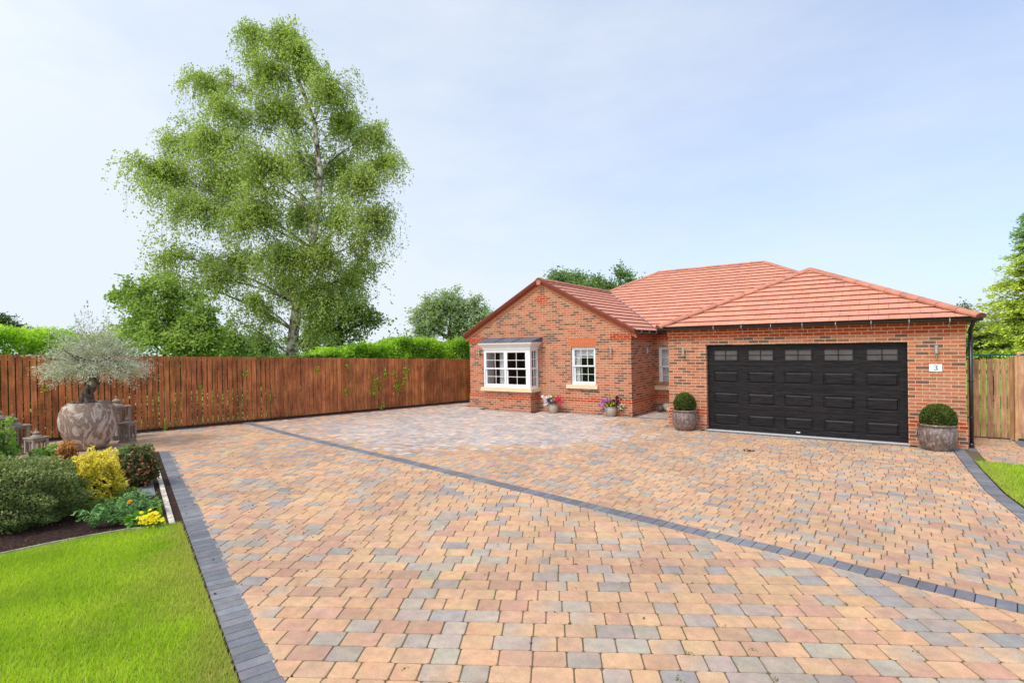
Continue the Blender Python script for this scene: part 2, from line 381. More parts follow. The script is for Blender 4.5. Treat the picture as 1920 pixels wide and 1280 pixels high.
def clip(subj, conv):
    out = list(subj)
    n = len(conv)
    for i in range(n):
        a = conv[i]; b = conv[(i+1) % n]; inp = out; out = []
        if not inp: return []
        ex, ey = b[0]-a[0], b[1]-a[1]
        f = lambda p: ex*(p[1]-a[1]) - ey*(p[0]-a[0])
        for j in range(len(inp)):
            p = inp[j]; q = inp[j-1]; fp, fq = f(p), f(q)
            if fp >= 0:
                if fq < 0: t = fq/(fq-fp); out.append((q[0]+(p[0]-q[0])*t, q[1]+(p[1]-q[1])*t))
                out.append(p)
            elif fq >= 0: t = fq/(fq-fp); out.append((q[0]+(p[0]-q[0])*t, q[1]+(p[1]-q[1])*t))
    return out
def area(p): return .5*sum(p[i-1][0]*p[i][1]-p[i][0]*p[i-1][1] for i in range(len(p)))
def inside(pt, poly):
    x, y = pt; c = False
    for i in range(len(poly)):
        (x0, y0), (x1, y1) = poly[i-1], poly[i]
        if (y0 > y) != (y1 > y) and x < (x1-x0)*(y-y0)/(y1-y0)+x0: c = not c
    return c
def npinside(P, poly):
    x, y = P[:, 0], P[:, 1]; c = np.zeros(len(P), bool)
    for i in range(len(poly)):
        (x0, y0), (x1, y1) = poly[i-1], poly[i]
        if y0 == y1: continue
        c ^= ((y0 > y) != (y1 > y)) & (x < (x1-x0)*(y-y0)/(y1-y0)+x0)
    return c
def inset(p, d):
    n = len(p); o = []
    for i in range(n):
        a = np.array(p[i-1]); b = np.array(p[i]); c = np.array(p[(i+1) % n])
        e1 = b-a; e2 = c-b; l1 = np.linalg.norm(e1); l2 = np.linalg.norm(e2)
        if l1 < 1e-6 or l2 < 1e-6: o.append(tuple(b)); continue
        n1 = np.array([-e1[1], e1[0]])/l1; n2 = np.array([-e2[1], e2[0]])/l2
        k = n1+n2; q = k/max(.35, float(k@k)/2)
        o.append(tuple(b + q*d))
    return o
def chamfer_corners(p, c):
    o = []; n = len(p)
    for i in range(n):
        a = np.array(p[i-1]); b = np.array(p[i]); e = np.array(p[(i+1) % n])
        l1 = np.linalg.norm(a-b); l2 = np.linalg.norm(e-b)
        if min(l1, l2) < c*2.4: o.append(tuple(b)); continue
        o.append(tuple(b+(a-b)/l1*c)); m_ = b+(a-b)/l1*c*.3+(e-b)/l2*c*.3; o.append(tuple(m_)); o.append(tuple(b+(e-b)/l2*c))
    return o
def tidy(p):
    for _ in range(3):
        o = []; n = len(p)
        for i in range(n):
            a, b, c = p[i-1], p[i], p[(i+1) % n]
            l1 = math.hypot(b[0]-a[0], b[1]-a[1]); l2 = math.hypot(c[0]-b[0], c[1]-b[1])
            if l1 < .004: continue
            if l2 > 1e-9 and abs((b[0]-a[0])*(c[1]-b[1])-(b[1]-a[1])*(c[0]-b[0]))/(l1*l2) < .01: continue
            o.append(b)
        if len(o) == len(p): break
        p = o
        if len(p) < 3: break
    return p
def block(mb, p, col, gap=.0024, ch=.0055, rnd=.02, col2=None, dz=0):
    p = tidy(p)
    if len(p) < 3: return
    a = area(p)
    if a < 0: p = p[::-1]; a = -a
    if a < .0012: return
    p = inset(p, gap); q = chamfer_corners(p, rnd) if rnd else p
    t = inset(q, ch)
    if area(t) < .2*a or area(t) > a or area(p) > a*1.05: return
    if rnd: q = [(x+random.uniform(-.0012, .0012), y+random.uniform(-.0012, .0012)) for x, y in q]; t = [(x+random.uniform(-.0012, .0012), y+random.uniform(-.0012, .0012)) for x, y in t]
    n = len(q)
    vs = [(x, y, -.0075+dz) for x, y in q] + [(x, y, dz) for x, y in t]
    if col2 is None: cc = [tuple(v*.74 for v in col)]*n + [tuple(min(.9, v*R.uniform(.93, 1.07)) for v in col) for _ in range(n)]
    else:
        xs = [v[0] for v in q]; lo, hi = min(xs), max(xs)
        cc = []
        for v in vs:
            k = (v[0]-lo)/(hi-lo+1e-6); k = k*k*(3-2*k); cc.append(tuple(col[i]*(1-k)+col2[i]*k for i in range(3)))
    mb.add(vs, [tuple(range(n, 2*n))] + [(i, (i+1) % n, n+(i+1) % n, n+i) for i in range(n)], cc)
BUFF = [(.60, .375, .215), (.615, .39, .228), (.58, .36, .207), (.605, .38, .222)]
PINK = [(.54, .33, .215), (.515, .315, .205), (.555, .34, .222), (.50, .305, .20)]
GREY = [(.435, .36, .285), (.405, .34, .27), (.46, .38, .295), (.39, .325, .265)]
BLUE = [(.35, .31, .28), (.37, .33, .295), (.33, .295, .27)]
WASH = [(-12.6, -5.2), (-10.5, -5.35), (-8, -5.6), (-5.3, -6.0), (-3.9, -5.2), (-2.6, -4.1), (-1.8, -3.2), (-1.15, -2.2), (-1.3, -1.2), (-3.0, .2), (-2.6, 1.4), (-1, 1.6), (-1, 3.4), (-13, 3.4)]
def jit(c, s=.06):
    k = 1+random.uniform(-s, s); return tuple(min(.9, v*k*(1+random.uniform(-.012, .012))) for v in c)
def pavecol(x, y):
    r = random.random(); wsh = inside((x+random.gauss(0, .38), y+random.gauss(0, .38)), WASH)
    if wsh:
        far = min(1, max(0, (x+11)/3))
        c = random.choice(PINK if r < .40 else (GREY if r < .58 else (BLUE if r < .82 else BUFF)))
        g = sum(c)/3; k = .40*far
        c = tuple((v*(1-k)+g*k)*1.08+.075*far for v in c)
        return jit(c, .14), None
    if r < .46: c = random.choice(BUFF)
    elif r < .74: c = random.choice(PINK)
    elif r < .96: c = random.choice(GREY)
    else: c = random.choice(BLUE)
    c2 = None
    if random.random() < .10: c2 = jit(random.choice(BUFF if c not in BUFF else GREY))
    return jit(c), c2
def fill(mb, region, org, ang, gauge, lens, lo, hi):
    ca, sa = math.cos(ang), math.sin(ang)
    W = lambda s, t: (org[0]+ca*s-sa*t, org[1]+sa*s+ca*t)
    L = [((x-org[0])*ca+(y-org[1])*sa, -(x-org[0])*sa+(y-org[1])*ca) for x, y in region]
    s0, s1 = min(p[0] for p in L), max(p[0] for p in L); t0, t1 = min(p[1] for p in L), max(p[1] for p in L)
    t = t0
    while t < t1:
        s = s0 - random.uniform(0, .25)
        while s < s1:
            l = random.choice(lens)
            q = [W(s, t), W(s+l, t), W(s+l, t+gauge), W(s, t+gauge)]
            ins = [inside(v, region) for v in q]
            cx, cy = W(s+l/2, t+gauge/2)
            if any(ins):
                c, c2 = pavecol(cx, cy)
                if all(ins): block(mb, q, c, col2=c2, dz=random.uniform(-.0015, .0015))
                else:
                    k = clip(region, q); block(mb, k, c, rnd=0, col2=c2)
            s += l
        t += gauge
m = MB()
fill(m, R1, (0, -12), math.radians(30.8), .19, [.19, .24, .24, .285], 0, 0)
tag(m.build('paving', M_paver), kind='structure')
m = MB(); fill(m, R2, (0, -3), math.radians(-.5), .152, [.15, .185, .185, .225], 0, 0); fill(m, R2b, (0, 0), 0, .152, [.15, .185, .225], 0, 0)
tag(m.build('driveway', M_paver), kind='structure')
m = MB(); fill(m, R3, (0, -3), 0, .152, [.15, .185, .225], 0, 0)
tag(m.build('side_path', M_paver), kind='structure')
# joint sand sheet under the paving
m = MB()
for reg in (R1, R2+[]):
    m.poly([(x, y, -.0062) for x, y in (reg if area(reg) > 0 else reg[::-1])])
m.poly([(x, y, -.0062) for x, y in ([(4.7, -1.36), (9, -1.36), (9, .66), (6.15, .66), (6.15, 1.9), (4.7, 1.9)])])
m.poly([(-2.7, 1.2, -.012), (-.9, 1.2, -.012), (-.9, 3.5, -.012), (-2.7, 3.5, -.012)])
tag(m.build('joint_sand', M_joint), kind='structure')
CH = [(.20, .20, .215), (.175, .178, .19), (.225, .228, .24), (.19, .193, .205)]
def soldier(mb, pts, width, step, side=1):
    """bricks laid across a band; pts is the edge polyline, the band lies to its right (side=1)"""
    P = [np.array(p) for p in pts]; carry = 0; marks = []
    for i in range(len(P)-1):
        d = P[i+1]-P[i]; l = np.linalg.norm(d); d = d/l; s = carry
        while s < l: marks.append((P[i]+d*s, d)); s += step
        carry = s-l
    sm = []
    for i in range(len(marks)):
        ds = sum(marks[j][1] for j in range(max(0, i-6), min(len(marks), i+7))); sm.append((marks[i][0], ds/np.linalg.norm(ds)))
    for i in range(len(sm)-1):
        (a, da), (b, db) = sm[i], sm[i+1]
        na = np.array([da[1], -da[0]])*side; nb = np.array([db[1], -db[0]])*side
        q = [tuple(a), tuple(a+na*width), tuple(b+nb*width), tuple(b)]
        block(mb, q, jit(random.choice(CH), .08), gap=.002, ch=.004, rnd=0, dz=random.uniform(-.001, .001))
m = MB()
soldier(m, DIV, DW, .13)
soldier(m, [(-9.48, -8.55), (6.0, bandR(6.0)-.0)], .245, .118)
soldier(m, [(4.81, -.13), (4.84, -2.24), (4.89, -3.82), (5.06, -5.29), (5.6, -6.6), (6.5, -7.9), (7.5, -8.9)], .19, .118, -1)
# borders against walls and fence
soldier(m, [(-5.72, 1.23), (-2.45, 1.23)], .125, .24, -1); soldier(m, [(-8.10, .70), (-5.72, .70)], .125, .24, -1); soldier(m, [(-9.2, 1.23), (-8.1, 1.23)], .125, .24, -1)
soldier(m, [(-2.58, 1.37), (-2.58, 3.42)], .125, .24, 1); soldier(m, [(-2.45, 1.30), (-1.0, 1.30)], .115, .24, -1); soldier(m, [(-2.45, 3.42), (-1.0, 3.42)], .12, .24, 1)
soldier(m, [(-1.10, -.13), (-.10, -.13)], .13, .24, -1); soldier(m, [(4.25, -.13), (5.03, -.13)], .13, .24, -1); soldier(m, [(-.966, -.05), (-.966, 3.3)], .13, .24, -1)
soldier(m, [FL(-1.2, -.34), FL(16, -.34)], .22, .24, -1)
soldier(m, [(5.19, 1.7), (5.19, -.35)], .13, .24, 1); soldier(m, [(5.96, .66), (5.96, 1.7)], .16, .24, 1); soldier(m, [(5.96, .63), (9, .60)], .15, .12, -1)
tag(m.build('charcoal_brick_border', M_paver), kind='structure')
m = MB()
m.poly([(-9.7, -8.35, -.0062), (-9.9, -8.95, -.0062), (6.0, bandR(6)-.30, -.0062), (6.0, bandR(6)+.02, -.0062)][::-1])
m.poly([(4.6, -.3, -.0064), (5.2, -.3, -.0064), (5.2, -4, -.0064), (5.4, -5.3, -.0064), (8, -8.8, -.0064), (7, -9, -.0064), (4.9, -6, -.0064)][::-1])
m.poly([(x, y-.02, -.0066) for x, y in DIV]+[(x, y-.3, -.0066) for x, y in DIV[::-1]])
for a in ((-9.3, -2.4, .68, 1.6), (-2.75, -.85, -.3, 3.5), (-1.2, 5.3, -.32, .3)): m.poly([(a[0], a[2], -.0068), (a[1], a[2], -.0068), (a[1], a[3], -.0068), (a[0], a[3], -.0068)])
a, b, c, d = FL(-1.2, -.4), FL(16, -.4), FL(16, .9), FL(-1.2, .9); m.poly([(*a, -.0070), (*b, -.0070), (*c, -.0070), (*d, -.0070)])
tag(m.build('border_bed', M_soil), kind='structure')

# lawns, soil
LL = [(-3.72, -10.80), (-3.62, bandR(-3.62)-.245), (.16, bandR(.16)-.245), (2.6, bandR(2.6)-.245), (3.0, -15.5), (-3.5, -16.5), (-4.9, -14.5), (-4.33, -12.9), (-4.24, -12.4), (-4.18, -12.0), (-4.08, -11.6), (-3.93, -11.25)]
RL = [(5.03, -1.36), (9, -1.3), (11, -8), (8.2, -9.2), (6.75, -8.0), (5.82, -6.7), (5.28, -5.35), (5.10, -3.8), (5.04, -2.2)]
m = MB(); m.poly([(x, y, .0) for x, y in (LL if area(LL) > 0 else LL[::-1])]); m.poly([(x, y, 0) for x, y in (RL if area(RL) > 0 else RL[::-1])])
tag(m.build('lawn', M_lawnbase), kind='structure')
BED = [(-9.50, -9.12), (-3.66, -11.04), (-4.02, -11.28), (-4.2, -11.66), (-4.28, -12.0), (-4.34, -12.4), (-4.43, -12.95), (-5.1, -14.8), (-9.5, -14), (-10.6, -11.4), (-10.92, -10.75), (-10.05, -10.06)]
m = MB(); m.poly([(x, y, -.004) for x, y in (BED if area(BED) > 0 else BED[::-1])])
tag(m.build('soil_bed', M_soil), kind='structure')
m = MB()
edge = [(-3.64, -10.98), (-4.0, -11.25), (-4.14, -11.62), (-4.24, -12.0), (-4.30, -12.4), (-4.39, -12.95), (-5.0, -14.6)]
for a, b in zip(edge[:-1], edge[1:]):
    a = np.array(a); b = np.array(b); d = unit(b-a); n_ = np.array([d[1], -d[0]])*.022
    if n_[0] > 0: n_ = -n_
    m.obox((*a, -.03), (*(b-a), 0), (*n_, 0), (0, 0, .048))
tag(m.build('lawn_edging', M_edging), kind='structure')
m = MB()
k0 = np.array([-7.95, -9.42]); k1 = np.array([-3.73, -10.86]); kd = unit(k1-k0); kn = np.array([kd[1], -kd[0]])
L_ = np.linalg.norm(k1-k0); nk = 9
for i in range(nk):
    a = k0+kd*(L_*i/nk+.004); b = k0+kd*(L_*(i+1)/nk-.004)
    m.obox((*a, -.05), (*(b-a), 0), (*(kn*.065), 0), (0, 0, .075+random.uniform(-.004, .004)))
bb = [(-9.55, -9.18), (-10.05, -10.06), (-10.92, -10.75), (-10.6, -11.4)]
for a, b in zip(bb[:-1], bb[1:]):
    a = np.array(a); b = np.array(b); d = unit(b-a); n_ = np.array([-d[1], d[0]])*.07
    m.obox((*a, -.05), (*(b-a), 0), (*n_, 0), (0, 0, .085))
tag(m.build('pale_kerb', M_kerb, bevel=.006), kind='structure')
m = MB(); m.prism([(-6.85, -9.95, .0), (-5.50, -10.40, .0), (-5.56, -10.63, .0), (-6.95, -10.2, 0)][::-1], (0, 0, .018))
tag(m.build('slate_slab', M_slate, bevel=.004), 'grey slate slab lying in the bed beside the pale kerb', 'paving slab')
def blades(name, poly, dens, h, wd, edgefn, lab, clumpy=1.0):
    P_ = np.array(poly); lo, hi = P_.min(0), P_.max(0); n = int((hi-lo).prod()*dens)
    P = R.uniform(lo, hi, (n, 2)); P = P[npinside(P, poly)]
    n = len(P)
    hh = h*R.uniform(.4, 1.5, n); th = R.uniform(0, 2*PI, n); lean = R.normal(0, .45, (n, 2))*hh[:, None]
    dx = np.cos(th)*wd; dy = np.sin(th)*wd
    V = np.zeros((n, 3, 3)); V[:, 0, :2] = P+np.stack([dx, dy], 1); V[:, 1, :2] = P-np.stack([dx, dy], 1); V[:, 2, :2] = P+lean; V[:, 2, 2] = hh
    # clumps: low-frequency variation
    f = .5+.22*np.sin(P[:, 0]*5.1+1.3*np.sin(P[:, 1]*3.7))+.2*np.sin(P[:, 1]*6.3+1.7*np.sin(P[:, 0]*4.1)) + .14*np.sin(P[:, 0]*17+P[:, 1]*13)*np.sin(P[:, 1]*21-P[:, 0]*9)
    t = np.clip(f*.6+R.uniform(0, .5, n), 0, 1)[:, None]
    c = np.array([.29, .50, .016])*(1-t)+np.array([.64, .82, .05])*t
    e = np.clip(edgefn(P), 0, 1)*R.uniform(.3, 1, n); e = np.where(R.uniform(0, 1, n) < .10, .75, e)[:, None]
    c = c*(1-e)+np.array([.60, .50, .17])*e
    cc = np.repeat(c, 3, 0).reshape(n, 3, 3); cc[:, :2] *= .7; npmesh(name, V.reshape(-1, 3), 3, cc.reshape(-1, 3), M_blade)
    return tag(bpy.data.objects[name], lab, 'grass', kind='stuff')
def edgeL(P):
    d = (bandR(P[:, 0])-.26-P[:, 1])*.948
    pt_ = np.clip(np.sin(P[:, 0]*3.1+1.5*np.sin(P[:, 1]*4.3))*np.sin(P[:, 1]*3.7+P[:, 0]*1.9)-.35, 0, 1)*.55
    return np.clip(np.clip(1.0-d/(.55+.3*np.sin(P[:, 0]*2.3)+.15*np.sin(P[:, 0]*9)), 0, 1)*.85+pt_*np.clip(1.3-d/1.6, 0.25, 1), 0, 1)
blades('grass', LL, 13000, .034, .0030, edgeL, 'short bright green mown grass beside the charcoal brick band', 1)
def edgeR(P): return np.clip(1.0-(P[:, 0]-5.05)/.45, 0, 1)*.7
o = blades('right_grass', RL, 3500, .035, .004, edgeR, 'small patch of mown grass right of the garage')
o.name = 'grass_patch'

# ------------------------------------------------------------------ bungalow
H0 = empty('brick_bungalow', (-2, 5, 0), 'single storey red brick bungalow with terracotta tiled hip roof and black garage door', 'bungalow')
gl, gr, gu0, gu1, gv, gv2, YB = -.966, 5.052, -8.92, -2.584, 1.3675, 3.422, 13.9
ZT = 2.60; EZ = 2.61
def wallface(mb, axis, pos, u0, u1, z0, z1, holes=(), depth=.11, out=-1):
    """brick face at y=pos (axis 'y', facing -y if out=-1) or x=pos; holes (u0,u1,z0,z1) get reveals"""
    us = sorted({u0, u1, *[h[0] for h in holes], *[h[1] for h in holes]}); zs = sorted({z0, z1, *[h[2] for h in holes], *[h[3] for h in holes]})
    us = [u for u in us if u0 <= u <= u1]; zs = [z for z in zs if z0 <= z <= z1]
    def pt(u, z, d=0): return (u, pos-out*d, z) if axis == 'y' else (pos-out*d, u, z)
    for i in range(len(us)-1):
        for j in range(len(zs)-1):
            cu, cz = (us[i]+us[i+1])/2, (zs[j]+zs[j+1])/2
            if any(h[0] < cu < h[1] and h[2] < cz < h[3] for h in holes): continue
            q = [pt(us[i], zs[j]), pt(us[i+1], zs[j]), pt(us[i+1], zs[j+1]), pt(us[i], zs[j+1])]
            if (axis == 'y') != (out == -1): q = q[::-1]
            mb.poly(q)
    for h in holes:
        a, b, c, d = h; c = max(c, z0)
        mb.poly([pt(a, c), pt(a, d), pt(a, d, depth), pt(a, c, depth)]); mb.poly([pt(b, c, depth), pt(b, d, depth), pt(b, d), pt(b, c)])
        mb.poly([pt(a, d), pt(b, d), pt(b, d, depth), pt(a, d, depth)])
        if c > z0: mb.poly([pt(a, c, depth), pt(b, c, depth), pt(b, c), pt(a, c)])
DW_ = 4.117; DH = 2.15
BX0, BX1, BY = -7.87, -5.93, gv-.50           # bay
W2 = (-4.65, -3.78, .93, 2.14); W3 = (-2.46, -1.55, .93, 2.10)
m = MB()
wallface(m, 'y', 0, gl, gr, 0, ZT, [(0, DW_, -1, DH)], .14)
wallface(m, 'x', gl, 0, gv2, 0, ZT); wallface(m, 'x', gr, 0, YB, 0, ZT, out=1)
wallface(m, 'y', gv2, gu1, gl, 0, ZT, [W3], .09)
wallface(m, 'x', gu1, gv, gv2, 0, ZT, out=1)
wallface(m, 'y', gv, gu0, gu1, 0, ZT, [W2, (BX0+.05, BX1-.05, .70, 2.1)], .09)
wallface(m, 'x', gu0, gv, YB, 0, ZT); wallface(m, 'y', YB, gu0, gr, 0, ZT, out=1)
gx = (gu0+gu1)/2; GS = .533
m.poly([(gu0, gv, ZT), (gu1, gv, ZT), (gx, gv, ZT+(gx-gu0+.02)*GS)])
m.build('brick_wall', M_brick, H0)
m = MB()  # plinth, slightly proud, upper courses red
pr = .022
for a in ((gl-pr, 0-.001, -pr, .15), (DW_+.001, gr+pr, -pr, .15)): m.box(a[0], a[1], a[2], a[3], -.02, .375)
m.box(gl-pr, gl+.1, .151, gv2, -.02, .375); m.box(gr-.1, gr+pr, .151, YB, -.02, .375)
m.box(gu0-pr, BX0+.002, gv-pr, gv+.1, -.02, .375); m.box(BX1-.002, gu1+pr, gv-pr, gv+.1, -.02, .375); m.box(BX0-pr*0, BX1+pr*0, BY, gv+.05, -.02, .375)
m.box(gu1-.1, gu1+pr, gv+.101, gv2-pr, -.02, .375); m.box(gu1+pr, gl-pr, gv2-pr, gv2+.1, -.02, .375)
m.build('plinth', M_brick, H0)
m = MB()
for z0, z1, pr in ((.375, .45, .022), (.45, .522, .012)):
    for a in ((gl-pr, 0-.001, -pr, .15), (DW_+.001, gr+pr, -pr, .15)): m.box(a[0], a[1], a[2], a[3], z0, z1)
    m.box(gl-pr, gl+.1, .151, gv2, z0, z1); m.box(gr-.1, gr+pr, .151, YB, z0, z1)
    m.box(gu0-pr, BX0+.002, gv-pr, gv+.1, z0, z1); m.box(BX1-.002, gu1+pr, gv-pr, gv+.1, z0, z1); m.box(BX0, BX1, BY, gv+.05, z0, z1)
    m.box(gu1-.1, gu1+pr, gv+.101, gv2-pr, z0, z1); m.box(gu1+pr, gl-pr, gv2-pr, gv2+.1, z0, z1)
m.build('red_plinth_band', M_bred, H0)
m = MB(); m.box(BX0+.004, BX1-.004, BY+.004, gv+.05, .523, .655); m.build('bay_brickwork', M_brick, H0)
m = MB()  # red corbelled band under the eaves
for z0, z1, pr in ((2.325, 2.40, .012), (2.40, 2.475, .025), (2.475, 2.575, .035)):
    m.box(gl-pr, gr+pr, -pr, .1, z0, z1)
    m.box(gl-pr, gl+.1, .101, gv2-pr, z0, z1); m.box(gr-.1, gr+pr, .101, YB, z0, z1)
    m.box(gu1-.1, gu1+pr, gv+.101, gv2-pr, z0, z1); m.box(gu1+pr, gl-pr, gv2-pr, gv2+.1, z0, z1)
    m.box(gu1-.66, gu1+pr, gv-pr, gv+.1, z0, z1)
m.build('eaves_brick_band', M_bred, H0)
m = MB()
for z0, z1, pr in ((2.325, 2.40, .012), (2.40, 2.475, .025), (2.475, 2.575, .035)): m.box(gu0-pr, gu0+.66, gv-pr, gv+.1, z0, z1)
m.build('eaves_brick_band', M_bred, H0)
m = MB()  # decorative red diamond in the gable
m.prism([(gx-.30, gv-.004, 3.78), (gx, gv-.004, 3.52), (gx+.30, gv-.004, 3.78), (gx, gv-.004, 4.02)], (0, .01, 0)); m.build('gable_motif', M_bred, H0)
# splayed arch over the sash window
arch = None
m = MB(); nb = 13
for i in range(nb):
    t0, t1 = i/nb, (i+1)/nb
    g = .007
    b0, b1 = -4.66+.89*t0+g*.6, -4.66+.89*t1-g*.6; a0, a1 = -4.782+1.097*t0+g*.6, -4.782+1.097*t1-g*.6
    zm = 2.295 if i % 2 else 2.345
    lx = lambda b, a, z: b+(a-b)*(z-2.15)/.29
    for z0, z1 in ((2.152, zm-.005), (zm+.005, 2.436)):
        m.prism([(lx(b0, a0, z0), gv-.010, z0), (lx(b1, a1, z0), gv-.010, z0), (lx(b1, a1, z1), gv-.010, z1), (lx(b0, a0, z1), gv-.010, z1)], (0, .03, 0))
ar = m.build('brick_arch', M_soldier, H0)
m = MB(); m.prism([(-4.665, gv-.004, 2.148), (-3.765, gv-.004, 2.148), (-3.68, gv-.004, 2.441), (-4.787, gv-.004, 2.441)], (0, .02, 0)); m.build('arch_mortar', M_mortar, ar)

# roofs
def norm(a): a = np.array(a, float); return a/np.linalg.norm(a)
def roof_plane(mb, poly, e0, edir, updir, tw=.36, gauge=.30, shift=0.):
    e0 = np.array(e0, float); e = norm(edir); u = norm(updir); nrm = np.cross(e, u)
    if nrm[2] < 0: nrm = -nrm
    L = [(float((np.array(p)-e0)@e), float((np.array(p)-e0)@u)) for p in poly]
    if area(L) < 0: L = L[::-1]
    s0, s1 = min(p[0] for p in L), max(p[0] for p in L); t1 = max(p[1] for p in L)
    k = 0; t = 0
    while t < t1:
        s = s0 - tw + (tw/2 if k % 2 else 0) - shift
        while s < s1:
            ta = t-(.03 if k else .0)
            q = [(s+.0025, ta), (s+tw-.0025, ta), (s+tw-.0025, t+gauge), (s+.0025, t+gauge)]
            p = clip(q, L) if area(L) > 0 else []
            if len(p) >= 3 and abs(area(p)) > .0008:
                c = random.uniform(.94, 1.06); c = (c, c*random.uniform(.96, 1.03), c*random.uniform(.94, 1.03))
                n = len(p); hh = [.042-.036*(b-ta)/(t+gauge-ta) for a, b in p]
                tp = [e0+e*a+u*b+nrm*h for (a, b), h in zip(p, hh)]; bt = [v-nrm*.013 for v in tp]
                mb.add(tp+bt, [tuple(range(n)), tuple(range(n, 2*n))[::-1]]+[(i, n+i, n+(i+1) % n, (i+1) % n) for i in range(n)], c)
            s += tw
        t += gauge; k += 1
    return [tuple(e0+e*a+u*b-nrm*.012) for a, b in L]
def ridge(mb, p0, p1, r=.105, seg=.42, up_=.012, endcap=True):
    p0 = np.array(p0, float); p1 = np.array(p1, float); d = p1-p0; L = np.linalg.norm(d); d /= L
    side = norm(np.cross(d, [0, 0, 1])); u = np.cross(side, d)
    n = max(1, round(L/seg)); seg = L/n
    for i in range(n):
        a = p0+d*(seg*i-.02); b = p0+d*(seg*(i+1)-.004); vs = []; K = 9
        for q, rr in ((a, r*1.03), (a+d*.012, r*1.03), (a+d*.013, r), (b, r)):
            for k in range(K):
                t = -.35+(PI+.7)*k/(K-1); vs.append(q+side*math.cos(t)*rr+u*(math.sin(t)*rr*.62+up_))
        fs = [(j*K+k, j*K+k+1, (j+1)*K+k+1, (j+1)*K+k) for j in range(3) for k in range(K-1)]
        fs += [tuple(range(K)), tuple(range(3*K, 4*K))[::-1]]
        cj = random.uniform(.88, 1.1); mb.add(vs, fs, [(.45, .4, .38)]*K*2+[(cj, cj, cj)]*K*2)
# main roof
mr = 8.55; MZ = 5.28; m0x, m1x = -4.19, -.054; ey = gv2-.17; XL, XR = gu0-.17, gr+.17
mt = MB(); mu = MB()
yb2 = mr+(mr-ey)
A_, B_, C_, D_ = (XL, ey, EZ), (XR, ey, EZ), (m1x, mr, MZ), (m0x, mr, MZ)
mu.poly(roof_plane(mt, [A_, B_, C_, D_], A_, (1, 0, 0), (0, mr-ey, MZ-EZ)))
mu.poly(roof_plane(mt, [(XR, ey, EZ), (XR, yb2, EZ), C_], (XR, ey, EZ), (0, 1, 0), (m1x-XR, 0, MZ-EZ)))
mu.poly(roof_plane(mt, [(XL, yb2, EZ), (XL, ey, EZ), D_], (XL, yb2, EZ), (0, -1, 0), (m0x-XL, 0, MZ-EZ)))
mu.poly(roof_plane(mt, [(XR, yb2, EZ), (XL, yb2, EZ), D_, C_], (XR, yb2, EZ), (-1, 0, 0), (0, mr-yb2, MZ-EZ)))
rf = mt.build('main_roof', M_tile, H0); mu.build('roof_underlay', M_under, rf)
mg = MB(); ridge(mg, (m0x, mr, MZ), (m1x, mr, MZ)); ridge(mg, (XR, ey, EZ), (m1x, mr, MZ)); ridge(mg, (XR, yb2, EZ), (m1x, mr, MZ)); ridge(mg, (XL, yb2, EZ), (m0x, mr, MZ))
tt = (4.39-EZ)/(MZ-EZ); ridge(mg, (XL+(m0x-XL)*tt, ey+(mr-ey)*tt, 4.39), (m0x, mr, MZ))
mg.build('ridge_tiles', M_ridge, rf, smooth=False)
# garage roof
ax = (gl+gr)/2; AZ = 4.18; GXL, GXR = gl-.17, gr+.17; gy = -.17; ay = gy+(ax-GXL); yj = ey+(AZ-EZ)/((MZ-EZ)/(mr-ey))
mt = MB(); mu = MB(); Ap = (ax, ay, AZ)
mu.poly(roof_plane(mt, [(GXL, gy, EZ), (GXR, gy, EZ), Ap], (GXL, gy, EZ), (1, 0, 0), (0, ay-gy, AZ-EZ), shift=.1))
mu.poly(roof_plane(mt, [(GXL, ey, EZ), (GXL, gy, EZ), Ap, (ax, yj, AZ)], (GXL, ey, EZ), (0, -1, 0), (ax-GXL, 0, AZ-EZ)))
mu.poly(roof_plane(mt, [(GXR, gy, EZ), (GXR, ey, EZ), (ax, yj, AZ), Ap], (GXR, gy, EZ), (0, 1, 0), (ax-GXR, 0, AZ-EZ)))
rf = mt.build('garage_roof', M_tile, H0); mu.build('roof_underlay', M_under, rf)
mg = MB(); ridge(mg, (GXL-.03, gy-.03, EZ+.01), Ap, r=.12); ridge(mg, (GXR+.03, gy-.03, EZ+.01), Ap, r=.12); ridge(mg, Ap, (ax, yj, AZ)); mg.build('ridge_tiles', M_ridge, rf)
# gable roof
GXa, GXb = gu0-.17, gu1+.17; gz = 4.39; gf = gv-.13; yg = ey+(gz-EZ)/((MZ-EZ)/(mr-ey))
mt = MB(); mu = MB()
mu.poly(roof_plane(mt, [(GXb, gf, EZ), (GXb, ey, EZ), (gx, yg, gz), (gx, gf, gz)], (GXb, gf, EZ), (0, 1, 0), (gx-GXb, 0, gz-EZ)))
mu.poly(roof_plane(mt, [(GXa, yg, EZ), (GXa, gf, EZ), (gx, gf, gz), (gx, yg, gz)], (GXa, yg, EZ), (0, -1, 0), (gx-GXa, 0, gz-EZ)))
rf = mt.build('gable_roof', M_tile, H0); mu.build('roof_underlay', M_under, rf)
mg = MB(); ridge(mg, (gx, gf-.02, gz), (gx, yg, gz), r=.12, up_=.02); mg.build('ridge_tiles', M_ridge, rf)
m = MB(); v0 = np.array([GXb, ey, EZ+.035]); v1 = np.array([gx, yg, gz+.035]); m.tube([v0, v1], .022, 6); m.build('valley_lead', M_lead, rf)
